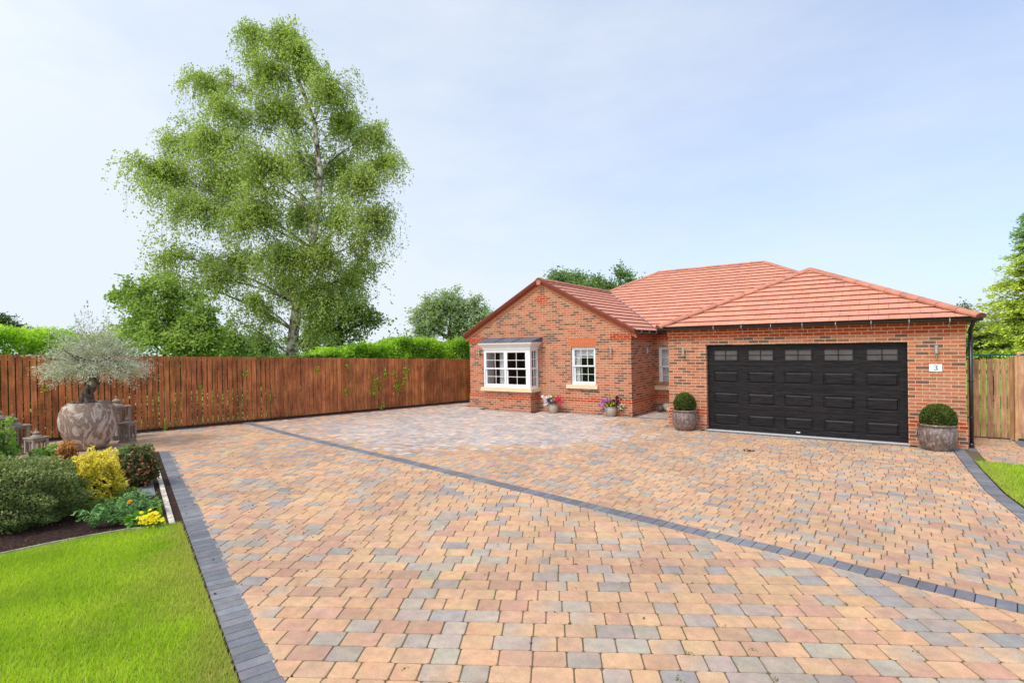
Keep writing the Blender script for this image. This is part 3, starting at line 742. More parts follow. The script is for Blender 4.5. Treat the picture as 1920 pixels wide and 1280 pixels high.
# verges on the gable face
def rake(side, off, th, yfront, yback):
    xe = GXa-.02 if side < 0 else GXb+.02; ze = EZ-.01; a = np.array([xe, yfront, ze+off]); b = np.array([gx, yfront, gz+.03+off])
    return [tuple(a), tuple(b), (b[0], yfront, b[2]-th), (a[0], yfront, a[2]-th)], (0, yback-yfront, 0)
m = MB()
for s_ in (-1, 1):
    q, d = rake(s_, .055, .085, gf-.03, gf+.02); m.prism(q, d)
    q, d = rake(s_, .065, .05, gf-.045, gf+.06); m.prism(q, d)
    q, d = rake(s_, -.030, .045, gf-.005, gv+.02); m.prism(q, d)
m.build('verge', M_verge, H0)
m = MB(); m.tube([(gx, gf-.035, gz+.0), (gx, gf+.05, gz+.0)], .11, 12, (1, 1, 1)); m.box(gx-.065, gx+.065, gf-.06, gf-.0, gz-.14, gz+.02); m.build('ridge_end_cap', M_ridge, H0)
m = MB()
for s_ in (-1, 1):
    q, d = rake(s_, -.077, .105, gv-.03, gv+.02); m.prism(q, d)
m.build('raked_brick_course', M_soldier, H0)
m = MB()
for s_ in (-1, 1):
    q, d = rake(s_, -.182, .014, gv-.032, gv+.02); m.prism(q, d)
m.build('raked_mortar_joint', M_mortar, H0)
# gutters
def gutter(mb, a, b, out):
    a = np.array(a, float); b = np.array(b, float); d = b-a; o = np.array(out, float); K = 9; vs = []
    for q in (a, b):
        for rr in (.06, .05):
            for k in range(K):
                t = PI*k/(K-1); vs.append(q+o*(.03+math.cos(t)*rr)+np.array([0, 0, -math.sin(t)*rr]))
    fs = []
    for k in range(K-1):
        fs += [(k, k+1, 2*K+k+1, 2*K+k), (K+k+1, K+k, 3*K+k, 3*K+k+1)]
    fs += [(0, 2*K, 3*K, K), (K-1, 2*K-1, 4*K-1, 3*K-1)]
    for s0 in (0, 2*K): fs += [tuple(s0+k for k in range(K))]
    mb.add(vs, fs)
def guttrun(a, b, out, clips):
    m = MB(); gutter(m, a, b, out)
    L = np.linalg.norm(np.array(b)-np.array(a)); d = norm(np.array(b)-np.array(a)); o = np.array(out)
    m2 = np.array(a)-o*.055+np.array([0, 0, -.035]); m.obox(m2, d*L, -o*.09, (0, 0, .035))
    g = m.build('gutter', M_black, H0)
    for c in clips:
        mb = MB(); p = np.array(a)+d*c
        mb.tube([p+o*.088+[0, 0, .012], p+o*.088+[0, 0, -.05], p+o*.0+[0, 0, -.09], p-o*.125+[0, 0, -.10], p-o*.125+[0, 0, -.165]], .007, 4)
        mb.build('gutter_bracket', M_zinc, g)
guttrun((GXL-.06, gy, EZ-.005), (GXR+.06, gy, EZ-.005), (0, -1, 0), [4.141-GXL+.06+.65*k for k in range(-6, 2)])
guttrun((GXb, gf+.02, EZ-.005), (GXb, ey, EZ-.005), (1, 0, 0), [.35, 1.0, 1.65])
guttrun((GXb+.05, ey, EZ-.005), (GXL+.0, ey, EZ-.005), (0, -1, 0), [.3, .8])
guttrun((GXR, gy, EZ-.005), (GXR, ey, EZ-.005), (1, 0, 0), [.5, 1.5])
m = MB(); px, py = gr+.085, .10
m.tube([(px+.03, py-.20, 2.56), (px+.02, py-.12, 2.47), (px, py-.0, 2.38), (px, py, 2.2)], .036, 10); m.tube([(px, py, 2.3), (px, py, 0.03)], .036, 12)
m.tube([(px, py, .10), (px, py, .02)], .042, 12)
dp = m.build('downpipe', M_black, H0, smooth=True)
for z in (.62, 1.35, 2.1):
    m = MB(); m.lathe([(.040, -.02), (.044, -.012), (.044, .012), (.040, .02)], 14, (px, py, z)); m.box(px-.06, px-.03, py-.02, py+.02, z-.012, z+.012); m.build('pipe_clip', M_black, dp)

# garage door
m = MB(); yd = .12; fr = .03
m.box(0.001, DW_-.001, yd+.015, yd+.06, 0.02, DH-.001)
gdo = m.build('garage_door', M_door, H0)
def gpanel(mb, x0, x1, z0, z1, y, deep=.012):
    """raised-and-fielded rectangle: sunk groove then raised centre"""
    rings = [(0, 0), (.012, -.012), (.028, -.012), (.055, .008)]
    vs = []
    for ins, h in rings:
        vs += [(x0+ins, y-h, z0+ins), (x1-ins, y-h, z0+ins), (x1-ins, y-h, z1-ins), (x0+ins, y-h, z1-ins)]
    fs = []
    for r_ in range(3):
        for k in range(4): fs.append((r_*4+k, r_*4+(k+1) % 4, (r_+1)*4+(k+1) % 4, (r_+1)*4+k))
    fs.append((12, 13, 14, 15)); mb.add(vs, fs)
secz = [(.03, .555), (.561, 1.088), (1.094, 1.618), (1.624, 2.145)]
pz = [(.12, .42), (.655, .955), (1.19, 1.49), (1.735, 2.035)]
px_ = [(.14+.808*i, .745+.808*i) for i in range(5)]
for k in range(4):
    m = MB(); z0, z1 = secz[k]; y = yd
    # face with panel openings filled by moulded panels
    xs = [.004]+[v for p in px_ for v in p]+[DW_-.004]
    for i in range(len(xs)-1):
        if i % 2 == 0: m.poly([(xs[i], y, z0), (xs[i+1], y, z0), (xs[i+1], y, z1), (xs[i], y, z1)])
        else:
            m.poly([(xs[i], y, z0), (xs[i+1], y, z0), (xs[i+1], y, pz[k][0]), (xs[i], y, pz[k][0])]); m.poly([(xs[i], y, pz[k][1]), (xs[i+1], y, pz[k][1]), (xs[i+1], y, z1), (xs[i], y, z1)])
            if k < 3: gpanel(m, xs[i], xs[i+1], pz[k][0], pz[k][1], y)
    m.poly([(xs[0], y, z1), (xs[-1], y, z1), (xs[-1], y+.02, z1), (xs[0], y+.02, z1)])
    m.poly([(xs[0], y+.02, z0), (xs[-1], y+.02, z0), (xs[-1], y, z0), (xs[0], y, z0)])
    m.build('door_section', M_door, gdo)
for a, b in px_:
    m = MB(); z0, z1 = pz[3]; t = .032
    for q in ((a-.004, b+.004, z1-t, z1+.004), (a-.004, b+.004, z0-.004, z0+t), (a-.004, a+t, z0+t, z1-t), (b-t, b+.004, z0+t, z1-t)): m.box(q[0], q[1], yd-.014, yd+.01, q[2], q[3])
    xm, zm = (a+b)/2, (z0+z1)/2; m.box(xm-.009, xm+.009, yd-.008, yd+.008, z0+t, z1-t); m.box(a+t, xm-.009, yd-.008, yd+.008, zm-.007, zm+.007); m.box(xm+.009, b-t, yd-.008, yd+.008, zm-.007, zm+.007)
    m.build('door_window_frame', M_door, gdo)
    m = MB(); m.box(a+t-.005, b-t+.005, yd+.004, yd+.012, z0+t-.005, z1-t+.005); m.build('door_window_pane', M_dglass, gdo)
m = MB(); m.box(2.0, 2.085, yd-.012, yd, .055, .085); m.build('door_lock', M_zinc, gdo)
m = MB(); m.box(0.0, DW_, yd-.02, yd+.06, 0.004, .028); m.build('bottom_seal', M_black, gdo)
m = MB(); m.box(-.02, DW_+.02, -.10, yd+.05, -.02, .003); m.build('threshold', M_concrete, H0)
m = MB(); m.box(-.02, DW_+.02, -.29, -.105, -.02, .002); dr = m.build('drain_channel', M_grate, H0)
m = MB()
for i in range(110): x = .0+i*.0375; m.box(x, x+.012, -.275, -.225, .0015, .0045)
tag(m.build('drain_slots', M_black, dr), kind='stuff')

# windows
def bars(mb, x0, x1, z0, z1, y0, y1, f, nx, nz, g=.018):
    mb.box(x0, x1, y0, y1, z0, z0+f); mb.box(x0, x1, y0, y1, z1-f, z1); mb.box(x0, x0+f, y0, y1, z0+f, z1-f); mb.box(x1-f, x1, y0, y1, z0+f, z1-f)
    zs = [z0+f+(z1-z0-2*f)*k/nz for k in range(1, nz)]
    for z in zs: mb.box(x0+f, x1-f, y0+.012, y1-.012, z-g/2, z+g/2)
    for k in range(1, nx):
        x = x0+f+(x1-x0-2*f)*k/nx
        zz = [z0+f]+zs+[z1-f]
        for i in range(len(zz)-1): mb.box(x-g/2, x+g/2, y0+.012, y1-.012, zz[i]+(g/2 if i else 0), zz[i+1]-(g/2 if i < len(zz)-2 else 0))
def sash(par, x0, x1, z0, z1, y, nx, meet):
    """vertical sliding sash: outer frame, upper sash outside, lower sash set back"""
    m = MB(); f = .045
    m.box(x0, x1, y-.012, y+.08, z1-f, z1); m.box(x0, x1, y-.03, y+.08, z0, z0+f); m.box(x0, x0+f, y-.012, y+.08, z0+f, z1-f); m.box(x1-f, x1, y-.012, y+.08, z0+f, z1-f)
    bars(m, x0+f, x1-f, meet-.02, z1-f, y+.0, y+.045, .045, nx, 2)
    bars(m, x0+f, x1-f, z0+f, meet+.025, y+.046, y+.078, .05, nx, 2)
    m.build('frame', M_white, par)
    m = MB(); m.box(x0+f+.04, x1-f-.04, y+.019, y+.025, meet+.02, z1-f-.04); m.box(x0+f+.04, x1-f-.04, y+.058, y+.064, z0+f+.045, meet-.02)
    m.build('pane', M_glass, par)
wz = MB(); wz.box(-.001, .001, -.001, .001, -.001, .001)
def windowroot(name, x, y, z):
    m = MB(); return m
def make_window(x0, x1, z0, z1, y, nx, meet, sill):
    # stone sill is the part's own mesh, frame and pane are its sub-parts
    m = MB(); s0, s1, sz0, sz1 = sill
    m.box(s0, s1, y-.055-.09, y+.02, sz0, sz1); r_ = m.build('window', M_sill, H0, bevel=.006)
    sash(r_, x0, x1, z0, z1, y, nx, meet)
    return r_
wd2 = make_window(W2[0], W2[1], W2[2], W2[3], gv+.065, 3, 1.53, (-4.81, -3.69, .80, .929))
m = MB()
for k in range(5): x = W2[0]+.07+k*.035; m.tube([(x, gv+.20+.012*(k % 2), 1.0), (x, gv+.20+.012*(k % 2), 2.08)], .02, 6)
m.build('curtain', M_curtain, wd2)
m = MB(); m.box(W2[0]+.05, W2[1]-.05, gv+.17, gv+.18, 1.85, 2.12); m.build('blind', M_curtain, wd2)
wd3 = make_window(W3[0], W3[1], .80, W3[3], gv2+.065, 3, 1.45, (-2.6, -1.45, .67, .799))
m = MB(); m.box(W3[0]+.05, W3[1]-.05, gv2+.2, gv2+.21, .9, 2.05); m.build('blind', M_curtain, wd3)
# bay
m = MB(); m.box(BX0-.10, BX1+.10, BY-.10, gv-.002, .66, .78); m.box(BX0-.06, BX1+.06, BY-.06, gv-.002, .78, .795)
bay = m.build('bay_window', M_sill, H0, bevel=.006)
y0 = BY
xm = (BX0+BX1-.12)/2+.02
m = MB(); zb, zt_ = .796, 2.10
for a, b, c, d in ((BX0, BX0+.05, y0, y0+.11), (BX1-.15, BX1, y0, y0+.11), (xm-.025, xm+.025, y0, y0+.09)): m.box(a, b, c, d, zb, zt_)
for a, b in ((BX0+.05, xm-.025), (xm+.025, BX1-.15)):
    m.box(a, b, y0, y0+.09, zb, zb+.06); m.box(a, b, y0, y0+.09, zt_-.06, zt_)
    bars(m, a, b, 1.42, zt_-.06, y0+.008, y0+.045, .045, 2, 2); bars(m, a, b, zb+.06, 1.465, y0+.046, y0+.08, .05, 2, 2)
m.box(BX0, BX0+.06, y0+.11, gv-.002, zb, zt_)
# side light facing right
for (a, b, c, d) in ((y0+.111, gv-.045, zb, zb+.06), (y0+.111, gv-.045, zt_-.06, zt_), (gv-.045, gv-.002, zb, zt_)): m.box(BX1-.09, BX1, a, b, c, d)
ym = (y0+.111+gv-.045)/2; m.box(BX1-.08, BX1-.01, y0+.111, gv-.045, 1.42, 1.48)
m.box(BX1-.06, BX1-.02, ym-.009, ym+.009, zb+.06, 1.42); m.box(BX1-.06, BX1-.02, ym-.009, ym+.009, 1.48, zt_-.06)
for z in (1.14, 1.76):
    m.box(BX1-.06, BX1-.02, y0+.111, ym-.009, z-.009, z+.009); m.box(BX1-.06, BX1-.02, ym+.009, gv-.045, z-.009, z+.009)
m.build('frame', M_white, bay)
m = MB()
for a, b in ((BX0+.05, xm-.025), (xm+.025, BX1-.15)):
    m.box(a+.04, b-.04, y0+.024, y0+.030, 1.46, zt_-.10); m.box(a+.04, b-.04, y0+.060, y0+.066, zb+.10, 1.43)
m.box(BX1-.045, BX1-.038, y0+.112, ym-.01, zb+.05, 1.42); m.box(BX1-.045, BX1-.038, ym+.01, gv-.046, zb+.05, 1.42); m.box(BX1-.045, BX1-.038, y0+.112, ym-.01, 1.48, zt_-.05); m.box(BX1-.045, BX1-.038, ym+.01, gv-.046, 1.48, zt_-.05)
m.build('pane', M_glass, bay)
# cornice: swept cove profile
prof = [(.0, 2.10), (.03, 2.10), (.03, 2.16), (.05, 2.175), (.085, 2.22), (.135, 2.27), (.15, 2.285), (.15, 2.335), (0, 2.335)]
m = MB(); K = len(prof); vs = []
for cxn, cyn in (('l', 'b'), ('l', 'f'), ('r', 'f'), ('r', 'b')):
    for o_, z in prof:
        x = BX0-o_ if cxn == 'l' else BX1+o_; y = y0-o_ if cyn == 'f' else gv-.003
        vs.append((x, y, z))
fs = [(j*K+k, (j+1)*K+k, (j+1)*K+(k+1) % K, j*K+(k+1) % K) for j in range(3) for k in range(K)]; fs += [tuple(range(K)), tuple(range(3*K, 4*K))]
m.add(vs, fs); m.box(BX0, BX1, y0+.001, gv-.004, 2.101, 2.33); m.build('cornice', M_cream, bay)
m = MB(); xa, xb, yf = BX0-.17, BX1+.17, y0-.17
m.add([(xa, yf, 2.337), (xb, yf, 2.337), (xb, gv-.001, 2.337), (xa, gv-.001, 2.337), (xa, yf, 2.352), (xb, yf, 2.352), (xb+.03, gv-.02, 2.51), (xa-.03, gv-.02, 2.51), (xb+.03, gv-.001, 2.51), (xa-.03, gv-.001, 2.51)],
      [(3, 2, 1, 0), (0, 1, 5, 4), (4, 5, 6, 7), (7, 6, 8, 9), (1, 2, 8, 6, 5), (3, 0, 4, 7, 9)])
for k in (1, 2): x = xa+(xb-xa)*k/3; m.tube([(x, yf, 2.36), (x, gv-.03, 2.515)], .014, 6)
m.build('lead_roof', M_lead, bay)
for (a, b) in ((BX0+.50, BX0+.72), (BX1-.28, BX1-.17)):
    m = MB(); n = int((b-a)/.03)
    for k in range(n): m.tube([(a+k*.03, y0+.30+.012*(k % 2), .82), (a+k*.03, y0+.30+.012*(k % 2), 2.08)], .018, 6)
    m.build('curtain', M_curtain, bay)
# interior seen through the panes
m = MB()
def room(x0, x1, y0_, y1, z0, z1):
    m.poly([(x0, y0_, z0), (x1, y0_, z0), (x1, y1, z0), (x0, y1, z0)]); m.poly([(x0, y1, z0), (x1, y1, z0), (x1, y1, z1), (x0, y1, z1)])
    m.poly([(x0, y0_, z0), (x0, y1, z0), (x0, y1, z1), (x0, y0_, z1)]); m.poly([(x1, y0_, z0), (x1, y1, z0), (x1, y1, z1), (x1, y0_, z1)]); m.poly([(x0, y0_, z1), (x1, y0_, z1), (x1, y1, z1), (x0, y1, z1)])
room(-8.8, -5.3, gv+.12, 4.6, .3, 2.4); room(-5.25, -2.7, gv+.16, 4.0, .3, 2.4); room(-2.55, -1.1, gv2+.16, 5.5, .3, 2.4)
m.build('interior_lining', M_dark, H0)
# wall lamps
def wall_lamp(x, y, z, nx, ny):
    m = MB(); o = np.array([nx, ny]); c = np.array([x, y])+o*.085
    m.lathe([(.03, -.085), (.034, -.083), (.034, -.01), (.030, -.008), (.030, .008), (.034, .01), (.034, .083), (.03, .085)], 16, (c[0], c[1], z))
    a = np.array([x, y]); t = np.array([-ny, nx])
    m.obox((*(a-t*.018), z-.03), (*(t*.036), 0), (*(o*.06), 0), (0, 0, .06))
    m.build('wall_lamp', M_steel, H0, smooth=False)
wall_lamp(-.56, 0, 2.0, 0, -1); wall_lamp(4.585, 0, 1.995, 0, -1); wall_lamp(-3.21, gv, 2.0, 0, -1); wall_lamp(-8.43, gv, 2.0, 0, -1); wall_lamp(gu1, 2.52, 2.0, 1, 0)
# number plaque
m = MB(); m.box(4.469, 4.681, -.012, 0, 1.537, 1.689); pl = m.build('number_plaque', M_plaque, H0, bevel=.003)
m = MB(); cx, cz = 4.578, 1.618
pts = [(cx-.030+.0, cz+.030), (cx-.022, cz+.044), (cx-.004, cz+.050), (cx+.016, cz+.042), (cx+.020, cz+.026), (cx+.012, cz+.010), (cx-.008, cz+.003), (cx+.014, cz-.004), (cx+.024, cz-.022), (cx+.016, cz-.042), (cx-.006, cz-.050), (cx-.028, cz-.040), (cx-.032, cz-.030)]
m.tube([(x, -.013, z) for x, z in pts], [.006, .004, .0035, .006, .008, .006, .003, .006, .009, .007, .0035, .004, .006], 6); m.build('numeral', M_ink, pl)
# slim aerial behind the roof
m = MB(); q = at(1722, 562, 24)
m.tube([(q[0], q[1], -.05), tuple(q)], .02, 5); a = at(1700, 556, 24); b = at(1733, 557, 24); m.tube([tuple(a), tuple(b)], .012, 5)
for k in range(6): c_ = a+(b-a)*k/5; m.tube([tuple(c_-np.array([0, .16, 0])), tuple(c_+np.array([0, .16, 0]))], .006, 4)
tag(m.build('tv_aerial', M_zinc), 'thin metal aerial just showing above the sloping garage roof edge', 'aerial')

# ------------------------------------------------------------------ fences
def woodcol(s=.22):
    k = random.uniform(1-s, 1+s); return (k, k*random.uniform(.9, 1.08), k*random.uniform(.85, 1.1))
FT = lambda t: 1.716+.036*(t)         # fence top follows the rising ground towards the left
fe = empty('picket_fence', (*FL(5), 0), 'long red-brown stained close picket fence along the left of the drive', 'fence')
pitch = .135; pw = .116; T0, T1 = -1.6, 17.5; t = T0; pan = MB(); cnt = 0
u3 = np.array([-FU[0], -FU[1], 0]); n3 = np.array([FN[0], FN[1], 0])
while t < T1:
    x, y = FL(t); h = FT(t)+random.uniform(-.006, .006); z0 = .05
    w_ = pw*random.uniform(.96, 1.03); off = random.uniform(-.002, .002); ww = w_ if t > 0 else w_
    gapx = 0 if t > 6 else .004
    pan.obox((x+n3[0]*off, y+n3[1]*off, z0), u3*(w_+(.0 if t > 7.2 else .008)), n3*.018, (u3[0]*random.uniform(-.006, .006), u3[1]*random.uniform(-.006, .006), h-z0), woodcol())
    t += pitch; cnt += 1
    if cnt % 14 == 0 or t >= T1: pan.build('picket_panel', M_wood, fe); pan = MB()
for zf in (.30, 1.02, 1.70):
    m = MB(); a = FL(T0, .020); b = FL(T1, .020); za, zb_ = FT(T0)*zf/1.9, FT(T1)*zf/1.9
    m.obox((*a, za), (b[0]-a[0], b[1]-a[1], zb_-za), n3*.035, (0, 0, .085)); m.build('rail', M_rail, fe)
t = T0+.4
while t < T1:
    m = MB(); x, y = FL(t, .058); m.obox((x, y, -.05), u3*.09, n3*.09, (0, 0, FT(t)-.05+.03)); m.build('fence_post', M_rail, fe); t += 1.83
# right fence and gate
fr_ = empty('paling_fence', (5.6, 1.72, 0), 'weathered pale brown paling fence between the garage wall and the gate', 'fence')
x = 4.0; k = 0; pan = MB()
while x < 5.93:
    pan.obox((x, 1.72, .02), (.094, 0, 0), (0, .018, 0), (random.uniform(-.004, .004), 0, 1.72+random.uniform(-.01, .01)), woodcol(.2)); x += .1125
pan.build('picket_panel', M_wood2, fr_)
for z in (.22, .85, 1.42):
    m = MB(); m.box(4.0, 5.95, 1.742, 1.78, z, z+.085, (.8, .8, .8)); m.build('rail', M_wood2, fr_)
m = MB(); m.box(5.94, 6.04, 1.70, 1.80, -.05, 1.79, (.95, .95, .95)); m.build('fence_post', M_wood2, fr_)
ga = empty('wooden_gate', (6.5, 1.65, 0), 'tall wooden gate with arched top cut by the right edge of the photo', 'gate')
m = MB(); x = 6.05; pan = MB()
for i in range(9):
    zt2 = 1.83+.16*math.sin(PI*min(1, (i+.5)/9)); pan.obox((x, 1.60, .05), (.118, 0, 0), (0, .02, 0), (0, 0, zt2-.09), woodcol(.15)); x += .121
pan.build('gate_boards', M_wood2, ga)
m = MB(); pts = [(6.04+1.1*i/12, 1.62, 1.815+.17*math.sin(PI*i/12)) for i in range(13)]
for a, b in zip(pts[:-1], pts[1:]): m.obox((a[0], 1.585, a[2]), (b[0]-a[0], 0, b[2]-a[2]), (0, .07, 0), (0, 0, .05), (1.25, 1.25, 1.2))
m.build('gate_capping', M_wood2, ga)
m = MB(); m.box(6.0, 6.045, 1.56, 1.69, 0, 1.82, (1.25, 1.2, 1.1)); m.build('gate_post', M_wood2, ga)
m = MB(); m.box(7.15, 7.25, 1.6, 1.7, 0, 1.9); m.build('gate_post', M_wood2, ga)
mf = empty('metal_fence', (6, 3.2, 0), 'dark green metal rail fence just visible behind the pale paling fence', 'fence')
m = MB(); m.tube([(4.9, 3.6, 1.79), (9.5, 3.6, 1.79)], .022, 6); m.tube([(4.9, 3.6, 1.2), (9.5, 3.6, 1.2)], .012, 6); m.tube([(4.9, 3.6, .5), (9.5, 3.6, .5)], .012, 6); m.build('rail', M_greenmetal, mf)
for i in range(6):
    m = MB(); m.box(5.0+i*.85, 5.04+i*.85, 3.62, 3.66, -.05, 1.83); m.build('fence_post', M_greenmetal, mf)

# ------------------------------------------------------------------ trees
def bez(a, b, c, n=6): return [tuple((1-t)**2*a+2*t*(1-t)*b+t*t*c) for t in np.linspace(0, 1, n)]
def lobe_tree(name, label, base, trunk, r0, lobes, subs, twigs, lpt, lsize, cols, aspect=1.6, droop=.5, tlen=.7, bmat=None, lmat=None, group=None, tubes=True, flat=.3, limb=1.0, cat='tree', shell=.35, skipwood=False, twr=.006):
    """trunk: list of 3d points; lobes: (centre, (r_right, r_fwd, r_up), weight)"""
    root = empty(name, base, label, cat, group)
    tr = [np.array(p, float) for p in trunk]; n = len(tr)
    rad = [r0*(1-.85*(i/(n-1))**.8) for i in range(n)]
    wood = MB(); wood.tube(tr, rad, 10)
    ends = MB()
    TP, TD, TC = [], [], []
    for (cen, rr, wgt) in lobes:
        cen = np.array(cen, float); rr = np.array(rr, float)
        best = min(range(n), key=lambda i: (abs(tr[i][2]-(cen[2]-.38*np.linalg.norm((cen-tr[i])[:2])-.25*rr[2]))))
        best = max(1, min(best, n-2)); s = tr[best]
        midp = (s+cen)/2+np.array([0, 0, .12*np.linalg.norm(cen-s)])
        lb = [np.array(p) for p in bez(s, midp, cen, 7)]
        lr = min(rad[best]*.62, .025+.03*np.linalg.norm(cen-s))*limb
        if not skipwood: wood.tube(lb, [lr*(1-.75*i/6) for i in range(7)], 6)
        for _ in range(max(2, int(subs*wgt))):
            d = unit(R.normal(size=3)); q = (shell+(1-shell)*R.uniform()**.5) if shell >= 0 else min(1.45, abs(R.normal(0, .80)))
            off = d*q*rr; p = cen+RIGHT*off[0]+FWD*off[1]+UPV*off[2]
            st = lb[R.integers(3, 7)]
            mm = (st+p)/2+np.array([0, 0, .18*np.linalg.norm(p-st)]); sb = [np.array(v) for v in bez(st, mm, p, 5)]
            if not skipwood: wood.tube(sb, [max(.012, lr*.3)*(1-.75*i/4) for i in range(5)], 4, cap=False)
            od = unit(p-cen+np.array([0, 0, .2])); cl = R.uniform(0, 1)
            for _k in range(twigs):
                k = R.uniform(1.2, 4); i = int(k); f = k-i; i = min(i, 3); a = sb[i]*(1-f)+sb[i+1]*f if i < 4 else sb[4]
                TP.append(a+R.normal(size=3)*.12*tlen); TD.append(unit(od*.8+R.normal(size=3)*.75)*np.array([1, 1, .6])); TC.append(.6*cl+.4*R.uniform(0, 1))
    TP = np.array(TP); TD = np.array(TD); TC = np.array(TC); nt_ = len(TP)
    L = tlen*R.uniform(.5, 1.3, (nt_, 1)); dr = droop*R.uniform(.5, 1.4, (nt_, 1))
    def pos(t): return TP+TD*L*t*(1-.35*t*min(1, droop))+np.array([0, 0, -1.])*dr*L*t*t
    u = R.uniform(.05, 1, (lpt, nt_, 1)); P = np.stack([pos(u[i]) for i in range(lpt)], 0)
    P = P+R.normal(size=P.shape)*lsize*.7
    Dv = np.broadcast_to(TD+np.array([0, 0, -1.])*dr*1.4, P.shape).reshape(-1, 3)
    P = P.reshape(-1, 3); cl = np.broadcast_to(TC, (lpt, nt_)).reshape(-1)
    V, cc = leaf_quads(P, lsize, aspect, *cols, D=Dv, flat=flat, clump=cl)
    if tubes:
        a, b, c_ = pos(0.), pos(.5), pos(1.); sd_ = unit(np.cross(TD, R.normal(size=(nt_, 3))))*twr
        for p, q, w0, w1 in ((a, b, 1, .8), (b, c_, .8, .3)):
            Q = np.stack([p-sd_*w0, p+sd_*w0, q+sd_*w1, q-sd_*w1], 1).reshape(-1, 3)
            V = np.vstack([V, Q]); cc = np.vstack([cc, np.tile(np.array([[.09, .06, .035]]), (len(Q), 1))])
    if not skipwood: wood.build('trunk', bmat or M_bark, root, smooth=True)
    npmesh('crown', V, 4, cc, lmat or M_leaf, root)
    return root
def pl_(px, py, rx, ry, dep, w=1.0, dd=0, rf=None):
    k = dep/CF; return (at(px, py, dep+dd), (rx*k, (rf if rf else rx*k*.8), ry*k), w)
D0 = 22.0
tk = [(545, 700), (546, 668), (551, 620), (557, 570), (572, 515), (584, 465), (596, 400), (600, 320), (590, 230), (560, 150), (535, 90)]
trunk = [at(x, y, D0) for x, y in tk]; trunk = [np.array([trunk[0][0], trunk[0][1], -.1])]+trunk
LB = [(530, 62, 42, 30, .9, 0), (460, 55, 40, 22, .55, .3), (560, 85, 32, 32, .7, -.5), (500, 135, 60, 40, 1.0, .4), (585, 130, 45, 30, .5, 1),
      (370, 150, 42, 28, .65, .5), (420, 200, 50, 32, .7, -.8), (400, 165, 28, 40, .35, 1.5), (520, 205, 75, 52, 1.3, .3), (615, 165, 50, 40, 1.0, -.5), (650, 225, 50, 45, 1.0, .8),
      (715, 245, 38, 36, .7, .3), (728, 300, 30, 42, .65, 0), (690, 330, 42, 60, .75, -.8), (715, 400, 34, 55, .75, .5), (690, 450, 30, 30, .35, 0),
      (380, 255, 65, 48, 1.2, -1.2), (330, 265, 50, 35, .8, .8), (300, 330, 62, 42, 1.1, 0), (272, 310, 36, 20, .45, -.5), (345, 385, 68, 42, 1.2, -1.5), (410, 335, 72, 60, 1.4, 1.0),
      (490, 300, 75, 60, 1.4, -2.0), (570, 300, 65, 62, 1.1, 1.8), (640, 310, 50, 60, .9, 1.5), (470, 400, 70, 52, 1.3, -2.2), (560, 400, 60, 55, 1.0, 2.2), (640, 400, 55, 48, .9, -1.8),
      (330, 480, 60, 42, .62, -.5), (300, 520, 38, 34, .4, .5), (385, 520, 46, 48, .5, -.8), (440, 480, 55, 45, .85, 1.6), (520, 470, 60, 45, 1.1, -2.0), (600, 470, 60, 48, 1.1, -1.5), (540, 530, 65, 48, 1.0, 1.4),
      (600, 545, 55, 48, 1.0, -1.2), (470, 560, 45, 42, .5, -1), (660, 520, 42, 40, .6, .5), (505, 600, 26, 26, .15, -.6), (600, 605, 32, 28, .35, -1.0), (440, 600, 22, 30, .15, -.8)]
lobes = [pl_(x, y, rx, ry, D0, w, dd) for x, y, rx, ry, w, dd in LB]
BC = ((.38, .48, .13), (.19, .28, .06), (.64, .70, .26))
bt = lobe_tree('birch_tree', 'tall silver birch with drooping leafy branches behind the brown picket fence', (trunk[0][0], trunk[0][1], 0), trunk, .30, lobes, 25, 14, 15, .092, BC, 1.5, 1.15, .95, M_birch, twr=.005, limb=.5, shell=-.25)
def gtree(name, label, px, py, dep, lobes, r0, **k):
    b = at(px, 668, dep); base = (b[0], b[1], 0); top = at(px, py, dep)
    z1 = top[2]; tr = [np.array([b[0], b[1], -.1])]+[np.array([b[0]+.12*math.sin(i*1.3)*z1/5, b[1], z1*i/6]) for i in range(1, 7)]
    return lobe_tree(name, label, base, tr, r0, [pl_(x, y, rx, ry, dep, w, dd) for x, y, rx, ry, w, dd in lobes], **k)
DG = ((.23, .33, .08), (.10, .17, .04), (.40, .50, .14))
gtree('hawthorn_tree', 'dark green broad tree standing just right of the birch trunk', 640, 520, 26,
      [(620, 560, 50, 45, 1.2, 0), (665, 590, 45, 32, 1, 0), (690, 575, 36, 22, .6, 0), (600, 620, 45, 40, 1.1, 0), (650, 625, 45, 35, 1, 0), (695, 495, 30, 18, .4, 0), (660, 510, 35, 30, .5, 0), (590, 590, 30, 40, .6, 0), (705, 600, 20, 14, .3, 0), (560, 640, 40, 25, .7, 1)], .22,
      subs=15, twigs=10, lpt=12, lsize=.13, cols=DG, droop=.35, tlen=.8)
gtree('maple_tree', 'bright green bushy young tree behind the olive and fence', 310, 560, 19.5,
      [(300, 600, 60, 45, 1.2, 0), (255, 555, 42, 30, .7, 0), (222, 560, 25, 16, .3, 0), (330, 560, 50, 36, .9, .5), (370, 610, 45, 50, 1.1, 0), (280, 640, 70, 38, 1.2, -.5), (400, 650, 40, 30, .8, 0), (345, 645, 50, 35, 1, -.5), (250, 620, 40, 40, .7, .4), (310, 520, 32, 22, .3, 0), (405, 595, 28, 30, .4, 0)], .12,
      subs=15, twigs=11, lpt=12, lsize=.12, cols=((.30, .42, .085), (.13, .22, .04), (.50, .62, .17)), droop=.15, tlen=.6)
